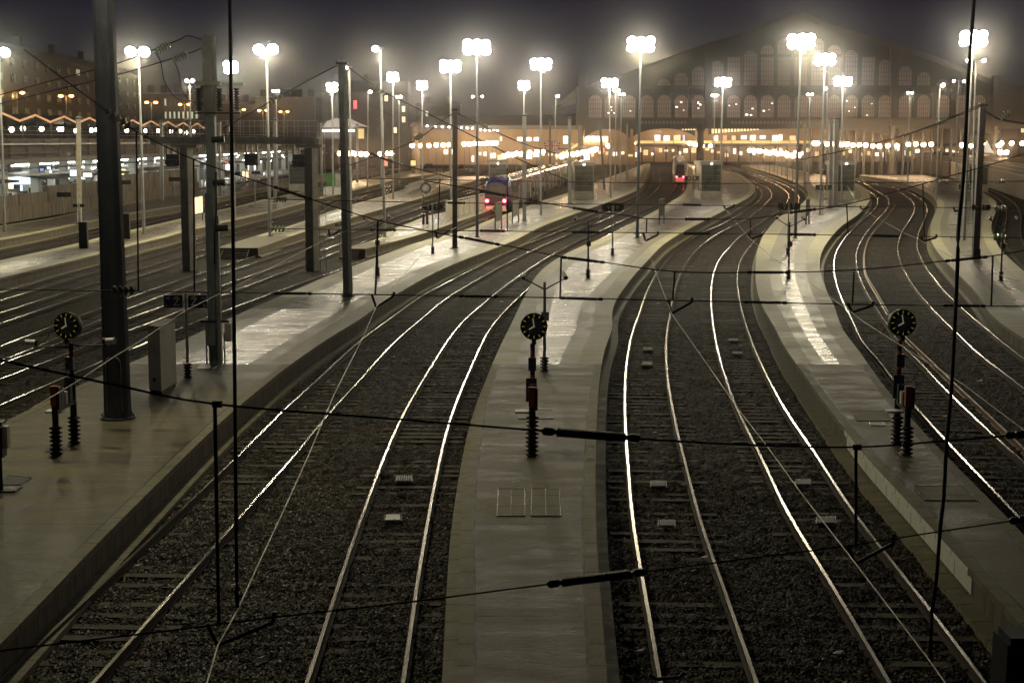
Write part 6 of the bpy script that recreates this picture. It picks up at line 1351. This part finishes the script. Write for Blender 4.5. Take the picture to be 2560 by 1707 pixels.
# ---------------------------------------------------------------- lamps
def sodium(px, py, Y, label, H_=7.0, zb=8.7, twin=True, m='sodium'):
    q = Wy(px, py, Y); root = thing('street_lamp', label, 'street lamp', (q.x, Y, zb), 'orange street lamps on the deck'); mb = MB(); mb.cyl((q.x, Y, zb), (q.x, Y, q.z), .1, .06, 6); mb.build('pole', MAT['galv'], root)
    for s in (-1, 1) if twin else (0,):
        mb = MB(); mb.cyl((q.x, Y, q.z), (q.x + s * .9, Y, q.z + .1), .04, .04, 5); mb.build('arm', MAT['galv'], root); mb = MB(); mb.lathe((q.x + s * .9, Y, q.z), [(.2, -.15), (.42, 0), (.25, .2)], 10); mb.build('lantern', EM[m], root)
    lamp('lantern_light', (q.x, Y - .2, q.z - .5), 90, (1, .5, .15), .3, root)
for px, py, Y, lab in ((42, 233, 250, 'orange twin street lamp nearest to the left edge'), (165, 241, 262, 'orange twin street lamp left of the thick post'), (378, 257, 305, 'orange twin street lamp between the thick post and the composite post'),
        (461, 262, 320, 'orange twin street lamp just left of the composite post'), (540, 270, 340, 'orange street lamp just right of the composite post'), (600, 275, 365, 'orange twin street lamp above the middle of the gantry'), (657, 277, 380, 'orange twin street lamp right of the wide twin lamp mast over the gantry'), (710, 280, 395, 'orange twin street lamp above the right end of the gantry')):
    sodium(px, py, Y, lab)
def globes(tile, pts, label, zl, near, far, gname):
    x0, y0, s = TILES[tile]
    for x, y in pts:
        px, py = x0 + x / s, y0 + y / s; Y = max(near, min(far, (H0 - zl) * 3867 / max(4, py - 350))); q = Wy(px, py, Y)
        root = thing('globe_lamp', label, 'globe lamp', (q.x, Y, ZP), gname)
        mb = MB(); mb.cyl((q.x, Y, ZP), (q.x, Y, q.z - .2), .08, .05, 6); mb.build('pole', MAT['dkgrey'], root)
        mb = MB(); R_ = .40 * (1 + (Y - 170) / 700); mb.lathe(q, [(R_ * .5, -R_ * .85), (R_ * .87, -R_ * .5), (R_, 0), (R_ * .87, R_ * .5), (R_ * .5, R_ * .85)], 10); mb.build('globe', EM['globe'], root)
globes('S', [(1083, 870), (1185, 868), (1280, 868), (1368, 862), (1450, 862), (1518, 857), (1697, 850), (1757, 850), (1812, 845), (1880, 845), (1925, 843), (1972, 838), (2027, 840), (2070, 838)], 'warm globe lamp in the upper row before the ochre wing', 6.6, 240, 360, 'globe lamps before the ochre wing')
globes('S', [(232, 962), (350, 962), (385, 955), (420, 965), (480, 965), (545, 968), (708, 968), (797, 958), (843, 962)], 'warm globe lamp in the row on the left platforms before the white-lit hall', 5.8, 240, 330, 'globe lamps before the white-lit hall')
globes('M', [(120, 1003), (175, 985), (250, 985), (300, 965), (375, 973), (495, 952), (600, 940), (690, 932)], 'warm globe lamp in the left row over the roofs of the blue-nosed train', 5.6, 220, 345, 'globe lamps left over the train roofs')
globes('M', [(970, 1003), (1050, 985), (1130, 975), (1200, 968), (1280, 950), (1340, 945), (1390, 925), (1440, 915), (1470, 900), (1650, 855)], 'warm globe lamp in the rising row left of the tallest dark mast', 6.0, 220, 345, 'globe lamps in the rising row')
globes('Q', [(30, 445), (90, 432), (130, 422), (5, 458)], 'warm globe lamp in the short row beside the tallest dark mast', 6.9, 350, 480, 'globe lamps beside the tallest dark mast')
globes('Q', [(870, 420), (900, 425), (940, 435), (975, 445), (1010, 450), (1050, 460), (1155, 458)], 'warm globe lamp in the falling row above the white train', 6.6, 320, 480, 'globe lamps above the white train')
globes('Q', [(1680, 515), (1740, 515), (1790, 520), (1820, 525), (1900, 535), (1950, 548), (2010, 540), (2060, 560), (2110, 555), (2170, 560), (2190, 582), (2260, 585), (2335, 578)], 'warm globe lamp in the long low row left of the mast under the gable', 5.6, 220, 480, 'globe lamps in the long low row')
globes('R', [(150, 330), (185, 330), (285, 340), (340, 337), (440, 347), (497, 340), (555, 350), (625, 350), (690, 350), (765, 358), (832, 362), (922, 357), (1018, 357)], 'warm globe lamp in the row under the right half of the girder', 6.3, 300, 345, 'globe lamps under the girder')
globes('R', [(1138, 342), (1215, 338), (1297, 345), (1378, 340), (1700, 350), (1795, 357), (1928, 353), (2085, 355), (2115, 330), (2222, 330), (2335, 332), (2100, 424), (2165, 427)], 'warm globe lamp behind the ramp wall at the right', 6.3, 290, 345, 'globe lamps behind the ramp wall')
# ---------------------------------------------------------------- haze
hz = MB(); hz.box((0, 300, 29), (660, 640, 60.0)); 
hm = bpy.data.materials.new('haze'); hm.use_nodes = True; t = hm.node_tree; t.nodes.clear()
ou = t.nodes.new('ShaderNodeOutputMaterial'); pv = t.nodes.new('ShaderNodeVolumePrincipled')
pv.inputs['Color'].default_value = (.86, .84, .83, 1); pv.inputs['Density'].default_value = .00032; pv.inputs['Anisotropy'].default_value = .98
t.links.new(pv.outputs[0], ou.inputs['Volume'])
ho = tag(hz.build('haze', hm), 'thin night haze over the whole yard', 'haze', kind='stuff')
for o in list(bpy.data.objects):
    if '_o' in o: del o['_o']
